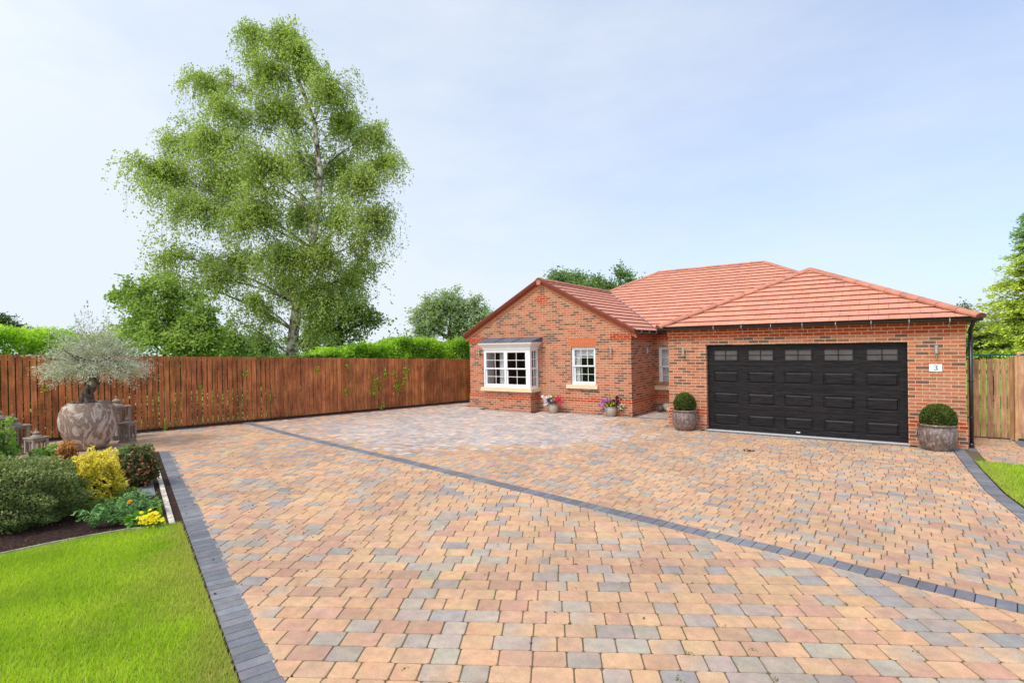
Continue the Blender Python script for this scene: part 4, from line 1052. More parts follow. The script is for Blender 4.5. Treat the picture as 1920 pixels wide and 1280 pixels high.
gtree('poplar_tree', 'round grey-green tree far off between the birch and the bungalow gable', 845, 575, 46,
      [(845, 572, 42, 28, 1.2, 0), (805, 585, 28, 28, .8, 0), (890, 585, 30, 30, .9, 0), (790, 610, 16, 22, .4, 0), (830, 600, 40, 22, .6, 0), (880, 610, 35, 22, .5, 0), (912, 605, 16, 16, .4, 0), (795, 630, 18, 14, .25, 0), (860, 632, 26, 14, .35, 0)], .35,
      subs=24, twigs=11, lpt=12, lsize=.2, cols=((.37, .46, .26), (.24, .32, .17), (.50, .58, .36)), droop=.1, tlen=1.1, limb=1.5, twr=.02)
gtree('ash_tree', 'green treetop showing above the ridge behind the gable roof', 1085, 535, 33,
      [(1075, 528, 30, 16, 1, 0), (1050, 522, 22, 14, .7, 0), (1105, 538, 26, 16, .8, 0), (1090, 552, 40, 14, .8, 0)], .25,
      subs=15, twigs=9, lpt=12, lsize=.16, cols=((.23, .34, .13), (.12, .19, .07), (.34, .46, .20)), droop=.1, tlen=.8)
gtree('young_tree', 'sparse upright shoots of a tree above the roof valley', 1160, 525, 30,
      [(1161, 518, 8, 24, .5, 0), (1183, 522, 10, 16, .35, 0), (1133, 540, 16, 14, .5, 0), (1155, 545, 22, 12, .6, 0), (1200, 528, 12, 6, .2, 0), (1120, 528, 6, 12, .2, 0)], .12,
      subs=12, twigs=8, lpt=10, lsize=.15, cols=((.17, .31, .09), (.07, .15, .04), (.30, .45, .14)), droop=.0, tlen=.5)
gtree('distant_tree', 'dark rounded treetop beyond the hedge at the left edge', -10, 620, 42,
      [(0, 612, 34, 20, 1, 0), (25, 625, 28, 16, .8, 0), (-40, 615, 40, 26, 1, 0), (45, 632, 12, 10, .3, 0)], .3,
      subs=14, twigs=9, lpt=11, lsize=.2, cols=((.08, .15, .06), (.035, .07, .03), (.15, .25, .09)), droop=.1, tlen=1.)
for i, (x, y, rx, ry, lab) in enumerate([(470, 650, 42, 20, 'grey-green field bushes seen left of the birch trunk'), (130, 650, 60, 24, 'olive-grey bushes behind the fence left of the olive tree'), (415, 640, 30, 22, 'mid green bushes between the young maple and the birch')]):
    gtree('bush', lab, x, y, 34-3*i, [(x, y, rx, ry, 1.2, 0), (x-rx*.6, y+5, rx*.5, ry*.8, .6, 0), (x+rx*.6, y+3, rx*.5, ry*.9, .6, 0)], .1,
          subs=26, twigs=9, lpt=11, lsize=.17, cols=((.19, .28, .10), (.08, .13, .05), (.30, .40, .16)), droop=.0, tlen=.8, cat='bush', group='bushes in the field beyond the fence')
gtree('cherry_tree', 'broad mixed green bush behind the paling fence right of the garage', 1860, 650, 19,
      [(1850, 655, 34, 16, 1, 0), (1835, 632, 24, 16, .6, 0), (1868, 640, 22, 22, .7, 0), (1893, 655, 24, 20, .7, 0), (1805, 582, 14, 7, .22, 0), (1822, 610, 12, 10, .2, 0), (1850, 612, 14, 6, .15, 0), (1845, 668, 40, 12, .7, 0)], .10,
      subs=13, twigs=9, lpt=11, lsize=.09, cols=((.13, .21, .05), (.05, .09, .025), (.28, .33, .13)), droop=.0, tlen=.4)

# conifer at the right edge: flat fans of foliage on drooping boughs
def conifer(px, dep, lab):
    b = at(px, 668, dep); root = empty('conifer_tree', (b[0], b[1], 0), lab, 'conifer')
    top = at(px, 395, dep)[2]
    m = MB(); m.tube([(b[0], b[1], -.1), (b[0], b[1], top*.5), (b[0]+.05, b[1], top)], [.2, .1, .015], 8)
    P, Dd, cl, dk = [], [], [], []
    for i in range(400):
        h = R.uniform(.10, 1)**.9*.9+.08; z = top*h
        reach = (1.95*(1-h)**.62+.12)*R.choice([R.uniform(.55, .95), R.uniform(.85, 1.18)])
        if h > .72: reach *= .8
        a = R.uniform(0, 2*PI); d = np.array([math.cos(a), math.sin(a), 0])
        nn = int(10+reach*26); c0 = R.uniform(0, 1)
        for k in range(nn):
            t = (k+R.uniform())/nn; 
            p = np.array([b[0], b[1], z])+d*reach*t+np.array([0, 0, reach*(.20*math.sin(t*2.2)-.16*t*t)])
            side = np.array([-d[1], d[0], 0])*R.normal()*.22*reach*(1-t*.5)*.6
            P.append(p+side+R.normal(size=3)*.02); Dd.append(unit(d+side*2.0+np.array([0, 0, R.normal()*.12]))); cl.append(.25+.5*t+.25*c0); dk.append(h)
        m.tube([(b[0], b[1], z), tuple(np.array([b[0], b[1], z])+d*reach*.6+np.array([0, 0, .1*reach]))], [.02, .008], 4, cap=False)
    P = np.repeat(np.array(P), 3, 0)+R.normal(size=(len(P)*3, 3))*.035; Dd = np.repeat(np.array(Dd), 3, 0); cl = np.repeat(np.array(cl), 3); dk = np.repeat(np.array(dk), 3)
    V, cc = leaf_quads(P, .105, 2.8, (.38, .50, .07), (.10, .18, .035), (.82, .88, .13), D=Dd, flat=1.2, clump=np.clip(cl, 0, 1))
    d4 = np.repeat(dk, 4)[:, None]; k = np.clip((d4-.68)/.22, 0, 1); cc = cc*(1-k)+np.array([.17, .28, .13])*k*(.6+.8*cc[:, 1:2]/.5)
    m.build('trunk', M_bark, root); npmesh('crown', V, 4, cc, M_leafd, root)
conifer(1938, 17.0, 'golden green conifer rising past the right edge behind the fence')

# hedges
def hedge(name, label, a, b, thick, h, n, lsize, cols, hv=.1):
    a = np.array(a); b = np.array(b); L = np.linalg.norm(b-a); d = (b-a)/L; nn = np.array([-d[1], d[0]])
    if nn@FN < 0: nn = -nn
    o = empty(name, (*(a+b)/2, 0), label, 'hedge')
    s = R.uniform(0, L, n); hh = h+hv*(np.sin(s*1.9+.5)+.6*np.sin(s*4.3))+.05*R.normal(size=n)
    hh = hh-.55*np.clip(1-s/2.2, 0, 1)*(1 if name == 'laurel_hedge' else 0)
    k = R.uniform(0, 1, n)
    q = R.uniform(0, 1, n); w_ = np.where(k < .45, R.uniform(0, .25, n), np.where(k < .85, R.uniform(0, 1, n), 1-R.uniform(0, .2, n)))*thick
    z = np.where((k >= .45) & (k < .85), hh-np.abs(R.normal(0, .30, n))+.10, q*hh)
    w_ = w_+.12*np.sin(s*3.1+z*4)
    P = np.stack([a[0]+d[0]*s+nn[0]*w_, a[1]+d[1]*s+nn[1]*w_, z], 1)
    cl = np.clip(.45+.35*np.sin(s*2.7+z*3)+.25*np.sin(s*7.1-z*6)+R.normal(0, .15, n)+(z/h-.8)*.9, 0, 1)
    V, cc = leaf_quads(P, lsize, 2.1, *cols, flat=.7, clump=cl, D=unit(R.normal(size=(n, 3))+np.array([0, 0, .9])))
    npmesh('foliage', V, 4, cc, M_leaf, o)
    m = MB()
    for i in range(int(L/.5)):
        p = a+d*(.25+i*.5)+nn*thick*.5; m.tube([(p[0], p[1], -.05), (p[0]+.1, p[1], h*.5), (p[0]-.1, p[1], h*.85)], [.05, .035, .012], 5)
    m.build('stems', M_bark, o)
HC = ((.30, .52, .035), (.08, .19, .02), (.58, .75, .08))
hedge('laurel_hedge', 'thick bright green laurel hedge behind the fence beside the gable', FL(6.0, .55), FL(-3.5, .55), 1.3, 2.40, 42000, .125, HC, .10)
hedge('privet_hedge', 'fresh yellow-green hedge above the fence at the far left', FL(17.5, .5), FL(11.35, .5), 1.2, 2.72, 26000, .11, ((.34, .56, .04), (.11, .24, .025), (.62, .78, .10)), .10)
n = 44000; t_ = R.uniform(5.2, 17.5, n); o_ = R.uniform(.35, 1.3, n); z_ = np.where(R.uniform(0, 1, n) < .85, R.uniform(1.05, 2.0, n), R.uniform(.1, 1.2, n)); P = np.stack([FA[0]-FU[0]*t_+FN[0]*o_, FA[1]-FU[1]*t_+FN[1]*o_, z_], 1)
V, cc = leaf_quads(P, .12, 1.8, (.10, .18, .03), (.04, .08, .015), (.24, .36, .06)); o = npmesh('undergrowth', V, 4, cc, M_leaf); tag(o, 'tangled dark undergrowth seen through gaps in the picket fence', 'undergrowth', kind='stuff')
# sprigs of hedge growing through the picket fence
for i, (px, py, n, s_) in enumerate([(706, 720, 55, .20), (722, 700, 26, .10), (745, 722, 60, .16), (760, 695, 40, .12), (700, 735, 26, .1), (756, 717, 24, .08), (594, 697, 20, .07), (461, 700, 22, .08), (648, 733, 22, .07), (716, 763, 30, .09), (83, 727, 16, .06), (310, 806, 20, .07), (376, 723, 12, .05), (651, 686, 14, .05), (737, 700, 18, .07)]):
    r_ = ray(px, py); tt_ = float(((FA-C[:2])@FN-.02)/(r_[:2]@FN)); p = C+tt_*r_
    n = int(n*2.2)
    k = R.normal(size=(n, 3))*np.array([.5, .5, .9])*s_; off = np.abs(R.normal(size=n))*.02
    P = p+u3*k[:, :1]*1.0+np.array([0, 0, 1])*k[:, 2:3]-n3*off[:, None]
    V, cc = leaf_quads(P, .055, 1.9, *HC, flat=.2)
    m = MB(); o = npmesh('leafy_sprig', V, 4, cc, M_leaf)
    tag(o, ['large leafy sprig poking through the middle of the brown fence', 'small green shoot high on the fence between two larger sprigs', 'wide leafy sprig through the fence nearest the bungalow', 'upper leafy sprig through the fence nearest the bungalow', 'small shoot at lower left of the large fence sprig', 'small shoot touching the wide sprig on the fence', 'single green tuft growing through the fence right of the birch trunk', 'green tuft growing through the fence left of the birch trunk', 'low green tuft through the fence left of the larger sprigs', 'pale weed growing at the foot of the fence', 'tiny green tuft on the fence left of the olive pot', 'weed at the fence foot right of the tall lantern', 'tiny shoot on the fence right of the olive tree', 'tiny green shoot near the top of the fence below the birch', 'small shoot between the large and wide fence sprigs'][i], 'sprig', 'hedge shoots growing through the picket fence')

# ------------------------------------------------------------------ potted olive
_q = G(159, 845)+unit(np.array([-.8, .6, 0]))*.24; PX, PY = float(_q[0]), float(_q[1])
def wobb(t, z): return 1+.015*math.sin(2*t+1)+.01*math.sin(3*t)
m = MB(); prof = [(.30, 0), (.36, .01), (.48, .12), (.60, .32), (.685, .55), (.70, .70), (.67, .86), (.59, .99), (.50, 1.06), (.475, 1.085), (.455, 1.08), (.45, 1.05), (.47, .98)]
prof = [(r*.80, z) for r, z in prof]
m.lathe(prof, 48, (PX, PY, 0), wob=wobb)
o = m.build('stone_planter', M_bigpot, smooth=True); tag(o, 'huge round brown veined stone planter holding the olive tree', 'planter')
m = MB(); m.lathe([(.0, 1.0), (.25, 1.0), (.375, .99)], 24, (PX, PY, 0)); so_ = m.build('potting_soil', M_soil, o, local=True)
ot = empty('olive_tree', (PX, PY, 1.0), 'silvery olive tree with twisted trunk growing in the stone planter', 'olive tree')
m = MB()
tp = [np.array([PX, PY, .95])-RIGHT*.05, np.array([PX, PY, 1.12])-RIGHT*.02, np.array([PX, PY, 1.32])+RIGHT*.0, np.array([PX, PY, 1.52])+RIGHT*.16, np.array([PX, PY, 1.72])+RIGHT*.13, np.array([PX, PY, 1.92])+RIGHT*.06, np.array([PX, PY, 2.1])+RIGHT*.02]
m.tube(tp, [.19, .135, .105, .105, .09, .10, .07], 14)
tp2 = [p+FWD*-.08+RIGHT*(.10 if i % 2 else -.05) for i, p in enumerate(tp[:-1])]; m.tube(tp2, [.12, .08, .07, .07, .065, .04], 9)
tp3 = [p+FWD*-.06-RIGHT*(.09 if i % 2 else -.03) for i, p in enumerate(tp[:-1])]; m.tube(tp3, [.11, .07, .08, .05, .07, .04], 9)
for i in range(16):
    a = 2*PI*i/16+R.uniform(-.2, .2); d = RIGHT*math.cos(a)+FWD*math.sin(a); l = R.uniform(.5, .95)
    m.tube([tuple(tp[-2]), tuple(tp[-2]+d*l*.4+UPV*.12), tuple(tp[-2]+d*l+UPV*R.uniform(.0, .45))], [.05, .03, .012], 6)
olb = potmat('olive_bark', [(.35, (.05, .035, .028)), (.5, (.17, .12, .095)), (.65, (.34, .26, .21))], 12, (1, 1, .35), .9, .1, .03)
m.build('trunk', olb, ot, smooth=True)
P, Dd, cl = [], [], []
cen = np.array([PX, PY, 0])+RIGHT*.16
for i in range(640):
    a = R.uniform(0, 2*PI); el = R.choice([R.normal(-.02, .13), R.uniform(-.1, 1.0)]); d = RIGHT*math.cos(a)+FWD*math.sin(a)
    d = unit(d*math.cos(el*1.25)+UPV*math.sin(el*1.25)); st = cen+np.array([0, 0, 1.95])+d*R.uniform(.15, .45)
    l = (.66+.12*max(0, el))*R.choice([R.uniform(.45, .95), R.uniform(.8, 1.25)])
    if el < .12: l *= 1.12
    k = 30; tt = np.linspace(.25, 1, k)[:, None]
    pth = st+d*l*tt*np.array([1, 1, 1.0])+np.array([0, 0, -1])*(.18*tt**2)+R.normal(size=(k, 3))*.03
    P.append(pth); Dd.append(np.tile(unit(d+np.array([0, 0, -.1])), (k, 1))); cl.append(np.full(k, .35+.4*R.uniform())+.25*tt[:, 0])
for (dx, h, n) in ((-.25, 1.0, 60), (-.12, 1.22, 75), (-.36, .9, 55), (.20, .98, 60), (-.30, .75, 50), (.05, .8, 45), (-.18, 1.1, 55), (.30, .7, 40), (-.05, .95, 50)):      # tall wispy shoots
    tt = np.linspace(0, 1, n)[:, None]; P.append(cen+np.array([0, 0, 2.3])+RIGHT*dx*(.6+tt*.6)+UPV*h*tt*.92+R.normal(size=(n, 3))*.05*(1.2-tt)); Dd.append(np.tile(UPV, (n, 1))); cl.append(np.full(n, .0))
P = np.vstack(P); Dd = np.vstack(Dd); cl = np.concatenate(cl)
V, cc = leaf_quads(P, .062, 4.2, (.42, .43, .34), (.17, .185, .12), (.72, .72, .60), D=Dd, flat=.3, clump=cl)
npmesh('foliage', V, 4, cc, M_leafd, ot)

# lanterns
def lantern(x, y, z, s, hb, rot, label, hat=False):
    """square wooden lantern: base, posts, panes, flat cap, tiered roof, finial"""
    root = empty('garden_lantern', (x, y, z), label, 'lantern', 'weathered wooden garden lanterns'); root.rotation_euler = (0, 0, rot)
    def B(f, name, mt=M_lantern, sm=False, bv=.004): m = MB(); f(m); o = m.build(name, mt, root, sm, local=True, bevel=bv); return o
    h = s/2
    B(lambda m: (m.box(-h, h, -h, h, 0, .045), m.box(-h*.88, h*.88, -h*.88, h*.88, .045, .075)), 'base')
    for a in (-1, 1):
        for b in (-1, 1):
            B(lambda m: m.box(a*h*.84-.022*s/.3, a*h*.84+.022*s/.3, b*h*.84-.022*s/.3, b*h*.84+.022*s/.3, .075, hb), 'post')
    def bars_(m):
        for a in (-1, 1):
            for zz in (.075, hb-.035): m.box(-h*.76, h*.76, a*h*.84-.009, a*h*.84+.009, zz, zz+.035); m.box(a*h*.84-.009, a*h*.84+.009, -h*.76, h*.76, zz, zz+.035)
            m.box(-.008, .008, a*h*.84-.008, a*h*.84+.008, .11, hb-.035); m.box(a*h*.84-.008, a*h*.84+.008, -.008, .008, .11, hb-.035)
    B(bars_, 'glazing_bars', bv=0)
    def pn(m):
        for a in (-1, 1): m.box(-h*.76, h*.76, a*h*.80-.002, a*h*.80+.002, .11, hb-.036); m.box(a*h*.80-.002, a*h*.80+.002, -h*.76, h*.76, .11, hb-.036)
    B(pn, 'pane', M_glass, bv=0)
    B(lambda m: m.lathe([(.0, .075), (.035*s/.3, .076), (.035*s/.3, hb*.45), (0, hb*.46)], 12), 'candle', M_cream, bv=0)
    B(lambda m: (m.box(-h*1.02, h*1.02, -h*1.02, h*1.02, hb, hb+.02), m.box(-h*1.1, h*1.1, -h*1.1, h*1.1, hb+.02, hb+.045)), 'cap')
    k = s/.36; z0 = hb+.045
    rf = B(lambda m: m.lathe([(h*.72, z0), (h*.74, z0+.015*k), (h*.52, z0+.045*k), (h*.34, z0+.062*k), (h*.34, z0+.095*k), (h*.44, z0+.10*k), (h*.44, z0+.112*k), (h*.16, z0+.15*k), (h*.07, z0+.165*k), (h*.12, z0+.19*k), (h*.05, z0+.21*k), (0, z0+.225*k)], 20), 'roof', sm=False, bv=0)
    return root
lantern(-12.40, -8.62, 0, .44, .80, .15, 'tallest wooden lantern behind the right side of the stone planter')
lantern(-11.62, -8.66, 0, .27, .44, .6, 'small wooden lantern in front of the tallest one right of the planter')
lantern(-12.05, -10.66, 0, .42, .60, .2, 'large wooden lantern with wide cap left of the planter')
lantern(-11.35, -10.44, 0, .30, .37, .3, 'smallest wooden lantern between the large lantern and the planter')
p = G(-6, 856); lantern(p[0], p[1], 0, .42, .80, .1, 'wooden lantern cut off by the left edge of the photo')

# ------------------------------------------------------------------ pots by the house
def bowlpot(x, y, rt, rm, rb, h, mt, label, cat='pot', square=0, rot=0, group=None):
    m = MB()
    def wb(t, z): return 1+square*(abs(math.cos(t+rot))**4+abs(math.sin(t+rot))**4-.75)
    prof = [(rb*.96, 0), (rb, .01), (rb+(rm-rb)*.6, h*.2), (rm, h*.55), (rm*.985, h*.75), (rt*.93, h*.88), (rt*.93, h*.905), (rt, h*.92), (rt*1.02, h*.965), (rt, h), (rt*.93, h), (rt*.9, h*.95), (rt*.9, h*.85)]
    m.lathe(prof, 40, (x, y, 0), wob=wb)
    o = m.build(mt.name if False else 'plant_pot', mt, smooth=True); tag(o, label, cat, group)
    s = MB(); s.lathe([(0, h*.88), (rt*.5, h*.88), (rt*.92, h*.87)], 20, (x, y, 0), wob=wb); s.build('potting_soil', M_soil, o, local=True)
    return o
def boxball(x, y, z, r, rz, label, cols, n=7000):
    root = empty('box_ball', (x, y, z), label, 'topiary', 'clipped box balls')
    d = unit(R.normal(size=(n, 3))); d[:, 2] = np.where(d[:, 2] < -.45, -d[:, 2], d[:, 2]); q = 1-np.abs(R.normal(0, .035, n))
    q += R.normal(0, .022, n)+.018*np.sin(d[:, 0]*9)*np.sin(d[:, 1]*8+d[:, 2]*7)
    P = np.array([x, y, z])+d*q[:, None]*np.array([r, r, rz])
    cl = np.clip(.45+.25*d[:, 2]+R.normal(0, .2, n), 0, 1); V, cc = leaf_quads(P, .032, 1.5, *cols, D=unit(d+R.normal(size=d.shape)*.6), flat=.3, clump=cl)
    npmesh('foliage', V, 4, cc, M_leaf, root)
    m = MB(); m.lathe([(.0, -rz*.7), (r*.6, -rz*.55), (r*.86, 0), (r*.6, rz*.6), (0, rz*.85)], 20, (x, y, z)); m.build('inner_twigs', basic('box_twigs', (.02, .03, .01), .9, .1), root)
    m = MB(); m.tube([(x, y, z-rz*1.05), (x, y, z-rz*.5)], [.03, .025], 7); m.build('stem', M_bark, root)
BOX = ((.085, .125, .022), (.022, .035, .010), (.26, .29, .06))
bowlpot(-.47, -.34, .295, .31, .215, .52, M_glaze, 'rounded brown glazed pot with box ball left of the garage door', 'planter', 0, 0, 'glazed planters beside the garage door')
boxball(-.46, -.34, .655, .27, .29, 'clipped box ball in the glazed pot left of the garage door', BOX, 8000)
bowlpot(4.56, -.42, .305, .325, .22, .52, M_glaze, 'squat brown glazed pot with box ball under the house number', 'planter', .06, .3, 'glazed planters beside the garage door')
boxball(4.58, -.42, .60, .295, .31, 'wider clipped box ball in the pot below the house number', BOX, 10000)

def flowers(x, y, z, spec, label, dep, gre):
    root = empty('flower_display', (x, y, z), label, 'flowers', 'bedding flowers in the small beige pots')
    n = 1300; d = unit(R.normal(size=(n, 3))); d[:, 2] = np.abs(d[:, 2])*.9-.15
    P = np.array([x, y, z+.03])+d*R.uniform(.3, 1, (n, 1))**.5*np.array([.24, .20, .22])
    V, cc = leaf_quads(P, .045, 2.0, *gre, flat=.4); npmesh('foliage', V, 4, cc, M_leaf, root)
    for i, (dx, dz, nf, rr, col, sp) in enumerate(spec):
        mb = MB()
        for k in range(nf):
            c = np.array([x, y, z])+RIGHT*(dx+R.normal()*sp)+UPV*(dz+R.normal()*sp*.8)-FWD*(.12+R.uniform(0, .1))
            nrm_ = unit(-FWD+R.normal(size=3)*.55+UPV*.4); a = unit(np.cross(nrm_, UPV)); b = np.cross(nrm_, a); K = 10; r_ = rr*R.uniform(.8, 1.15)
            vs = [c-nrm_*.012]; cs = [tuple(v*.55 for v in col)]; cj = jit(col, .12)
            for q in range(K):
                t = 2*PI*q/K; r2_ = r_*(1 if q % 2 else .82); vs.append(c+a*math.cos(t)*r2_+b*math.sin(t)*r2_+nrm_*R.uniform(-.004, .006)); cs.append(cj)
            mb.add(vs, [(0, 1+q, 1+(q+1) % K) for q in range(K)], cs)
        mb.build('blossoms', M_petal, root)
WHT = (.82, .80, .84); PKR = (.80, .07, .13); PUR = (.10, .05, .30); LIL = (.55, .22, .62); MAR = (.12, .01, .035); YEL = (.80, .72, .10); CRM = (.78, .74, .52); PK = (.75, .16, .25)
GRN = ((.13, .25, .03), (.05, .10, .02), (.40, .50, .07))
f1 = G(1033, 775); f1 = f1 + np.array([0, .14, 0]); f2 = G(1142, 781)+np.array([0, .14, 0])
bowlpot(f1[0], f1[1], .165, .17, .11, .31, M_beigepot, 'small beige pot standing by the bay window corner', 'flower pot', 0, 0, 'small beige flower pots along the gable wall')
flowers(f1[0], f1[1], .33, [(-.20, .17, 14, .042, WHT, .07), (-.24, .05, 9, .042, WHT, .05), (-.05, .08, 5, .035, WHT, .04), (-.10, .10, 8, .03, PUR, .05), (.15, .16, 14, .042, PKR, .06), (.22, .05, 12, .042, PKR, .06), (.05, .12, 4, .035, PK, .03)], 'white purple and pink petunias in the pot beside the bay window', 17, GRN)
bowlpot(f2[0], f2[1], .175, .185, .12, .31, M_beigepot, 'small beige pot near the right end of the gable wall', 'flower pot', 0, 0, 'small beige flower pots along the gable wall')
flowers(f2[0], f2[1], .33, [(-.26, .18, 9, .042, LIL, .06), (-.30, .06, 12, .045, LIL, .05), (-.14, .18, 5, .04, PKR, .03), (-.06, .2, 4, .04, LIL, .03), (-.12, .04, 5, .025, YEL, .04), (.02, .08, 7, .028, YEL, .04), (.10, .14, 6, .035, PK, .03), (.16, .14, 16, .042, MAR, .07), (.14, .26, 4, .04, MAR, .03), (.28, .05, 12, .03, CRM, .05), (.26, -.08, 8, .028, CRM, .04), (-.3, -.1, 6, .03, (.25, .12, .4), .04)], 'lilac maroon and cream flowers in the pot near the gable corner', 16, GRN)
for (f, hgt) in ((f1, .30), (f2, .34)):   # lime shoots
    n = 60; P = f+np.array([0, 0, .38])+R.normal(size=(n, 3))*np.array([.035, .03, .07])+np.array([0, 0, .14]); V, cc = leaf_quads(P, .06, 2.4, (.32, .45, .02), (.2, .3, .02), (.5, .6, .05), D=np.tile(UPV, (n, 1)))
    o = npmesh('lime_shoot', V, 4, cc, M_leaf); tag(o, 'upright lime green shoot among the pink and white petunias' if f is f1 else 'upright lime green shoot among the lilac and maroon flowers', 'foliage')
def ball(x, y, r, mt, label):
    m = MB(); K = 14; m.lathe([(r*math.sin(PI*k/K), r-r*math.cos(PI*k/K)) for k in range(K+1)], 24, (x, y, 0)); tag(m.build('stone_ball', mt, smooth=True), label, 'stone ball', 'stone balls in the recess')
ball(-2.10, 3.10, .135, M_ball1, 'largest pale stone ball at the back of the recess'); ball(-2.22, 2.86, .108, M_ball2, 'dark grey stone ball in the recess corner'); ball(-1.92, 2.82, .088, M_ball1, 'smallest pale stone ball right of the dark one')

# ------------------------------------------------------------------ garden bed plants
def shrub(name, label, c, rr, n, ls, cols, aspect=1.8, p=2.0, lum=.10, mt=None, flat=.4, group=None, hole=.0, cat='shrub', twign=60, extra=None):
    c = np.array(c, float); root = empty(name, (c[0], c[1], 0), label, cat, group); rr = np.array(rr, float)
    d = unit(R.normal(size=(n, 3))); k = (np.abs(d)**p).sum(1)**(-1/p); s = d*k[:, None]
    f = np.sin(d[:, 0]*7+1.1)*np.sin(d[:, 1]*8+.4+d[:, 2]*3)+.6*np.sin(d[:, 2]*11+d[:, 0]*9)
    q = 1+lum*f-np.abs(R.normal(0, .10, n)); off = s*q[:, None]*rr
    P = c+RIGHT*off[:, :1]+FWD*off[:, 1:2]+UPV*off[:, 2:3]; keep = P[:, 2] > .01; P = P[keep]; d = d[keep]; f = f[keep]
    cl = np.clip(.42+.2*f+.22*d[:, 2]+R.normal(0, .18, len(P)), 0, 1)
    Dv = unit(RIGHT*d[:, :1]+FWD*d[:, 1:2]+UPV*(d[:, 2:3]+.6)+R.normal(size=d.shape)*.6)
    V, cc = leaf_quads(P, ls, aspect, *cols, D=Dv, flat=flat, clump=cl); npmesh('foliage', V, 4, cc, mt or M_leaf, root)
    m = MB(); b = np.array([c[0], c[1], -.02])
    for i in range(twign):
        dd = unit(R.normal(size=3)); dd[2] = abs(dd[2])*.8+.1; e = c+(RIGHT*dd[0]*rr[0]+FWD*dd[1]*rr[1]+UPV*(dd[2]*rr[2]))*R.uniform(.6, .95); g_ = b+R.normal(size=3)*np.array([.25, .25, 0])*min(rr[:2])
        m.tube([tuple(g_), tuple((g_+e)/2+R.normal(size=3)*.03), tuple(e)], [.008, .006, .003], 4, cap=False)
    m.build('stems', M_bark, root); return root
shrub('clipped_shrub', 'big dark green rounded shrub with reddish tips at the left edge', np.append(at(22, 930, 6.88)[:2], .37), (.80, .58, .45), 30000, .036, ((.16, .225, .06), (.04, .065, .02), (.48, .47, .20)), 2.0, 2.4, .13, M_leafd, twign=160)
shrub('euonymus_shrub', 'golden yellow variegated shrub between the dark and the reddish shrub', np.append(at(180, 918, 7.6)[:2], .37), (.31, .28, .40), 8500, .045, ((.80, .66, .06), (.26, .30, .04), (.95, .86, .22)), 1.9, 2.0, .26, M_leafd)
shrub('euonymus_shrub', 'small yellow sprawl of variegated shrub left of the golden one', np.append(at(142, 925, 7.9)[:2], .24), (.18, .16, .26), 2200, .042, ((.50, .46, .07), (.20, .24, .04), (.85, .75, .18)), 1.9, 2.0, .15, M_leafd)
shrub('photinia_shrub', 'green shrub with red and bronze leaves beside the charcoal band', np.append(at(256, 890, 8.7)[:2], .32), (.31, .28, .34), 3600, .062, ((.11, .16, .055), (.045, .06, .03), (.24, .27, .12)), 1.8, 2.0, .18, group=None)
pc = np.append(at(258, 885, 8.6)[:2], .34); n = 340; d = unit(R.normal(size=(n, 3))); P = pc+(RIGHT*d[:, :1]*.29+FWD*d[:, 1:2]*.26+UPV*d[:, 2:3]*.33)*R.uniform(.7, 1.08, (n, 1))
P = P[P[:, 2] > .03]; V, cc = leaf_quads(P, .055, 1.8, (.32, .09, .05), (.16, .05, .035), (.52, .24, .10), D=unit(d[:len(P)]+R.normal(size=(len(P), 3))*.5)); ph = [o for o in bpy.data.objects if o.name.startswith('photinia')][0]; npmesh('red_leaves', V, 4, cc, M_leafd, ph)
shrub('barberry_shrub', 'small orange bronze shrub in front of the stone planter', np.append(at(126, 855, 9.6)[:2], .36), (.15, .15, .24), 1800, .038, ((.50, .20, .05), (.22, .07, .03), (.72, .40, .10)), 1.6, 2.0, .2, M_leafd)
shrub('rose_bush', 'tall fresh green leafy bush at the left edge before the lanterns', np.append(at(-12, 840, 9.2)[:2], .48), (.30, .28, .52), 1500, .085, ((.20, .36, .06), (.09, .17, .03), (.40, .56, .12)), 1.5, 2.0, .35)
shrub('hydrangea', 'light green broad-leaved plant before the smallest lantern', np.append(at(84, 855, 9.7)[:2], .24), (.25, .2, .26), 600, .085, ((.17, .33, .06), (.08, .17, .03), (.36, .52, .12)), 1.5, 2.0, .25)
shrub('leafy_plant', 'bright green leaves rising behind the red-leaved shrub', np.append(at(236, 845, 9.4)[:2], .36), (.17, .15, .16), 420, .07, ((.14, .34, .05), (.08, .2, .03), (.28, .48, .09)), 1.4, 2.0, .15, group=None)
shrub('geranium_plant', 'low lime green lobed leaves between orange and golden shrubs', np.append(at(150, 880, 8.7)[:2], .18), (.26, .16, .12), 260, .085, ((.22, .42, .05), (.12, .26, .03), (.36, .55, .1)), 1.2, 2.0, .15)
shrub('seedling_plant', 'small mixed seedlings on the soil behind the golden shrub', np.append(at(112, 872, 9.0)[:2], .14), (.2, .14, .14), 260, .06, ((.12, .24, .04), (.06, .12, .02), (.26, .38, .1)), 1.5, 2.0, .2)
shrub('groundcover_plant', 'low dark green leaves at the foot of the golden shrub', np.append(at(196, 958, 7.15)[:2], .10), (.28, .16, .13), 700, .045, ((.14, .26, .06), (.06, .12, .03), (.32, .42, .12)), 1.8, 2.0, .2, twign=20)
shrub('groundcover_plant', 'low mixed green and yellow leaves under the red-leaved shrub', np.append(at(238, 925, 7.7)[:2], .10), (.22, .16, .13), 520, .045, ((.17, .28, .06), (.07, .13, .03), (.45, .48, .12)), 1.8, 2.0, .2, twign=20)
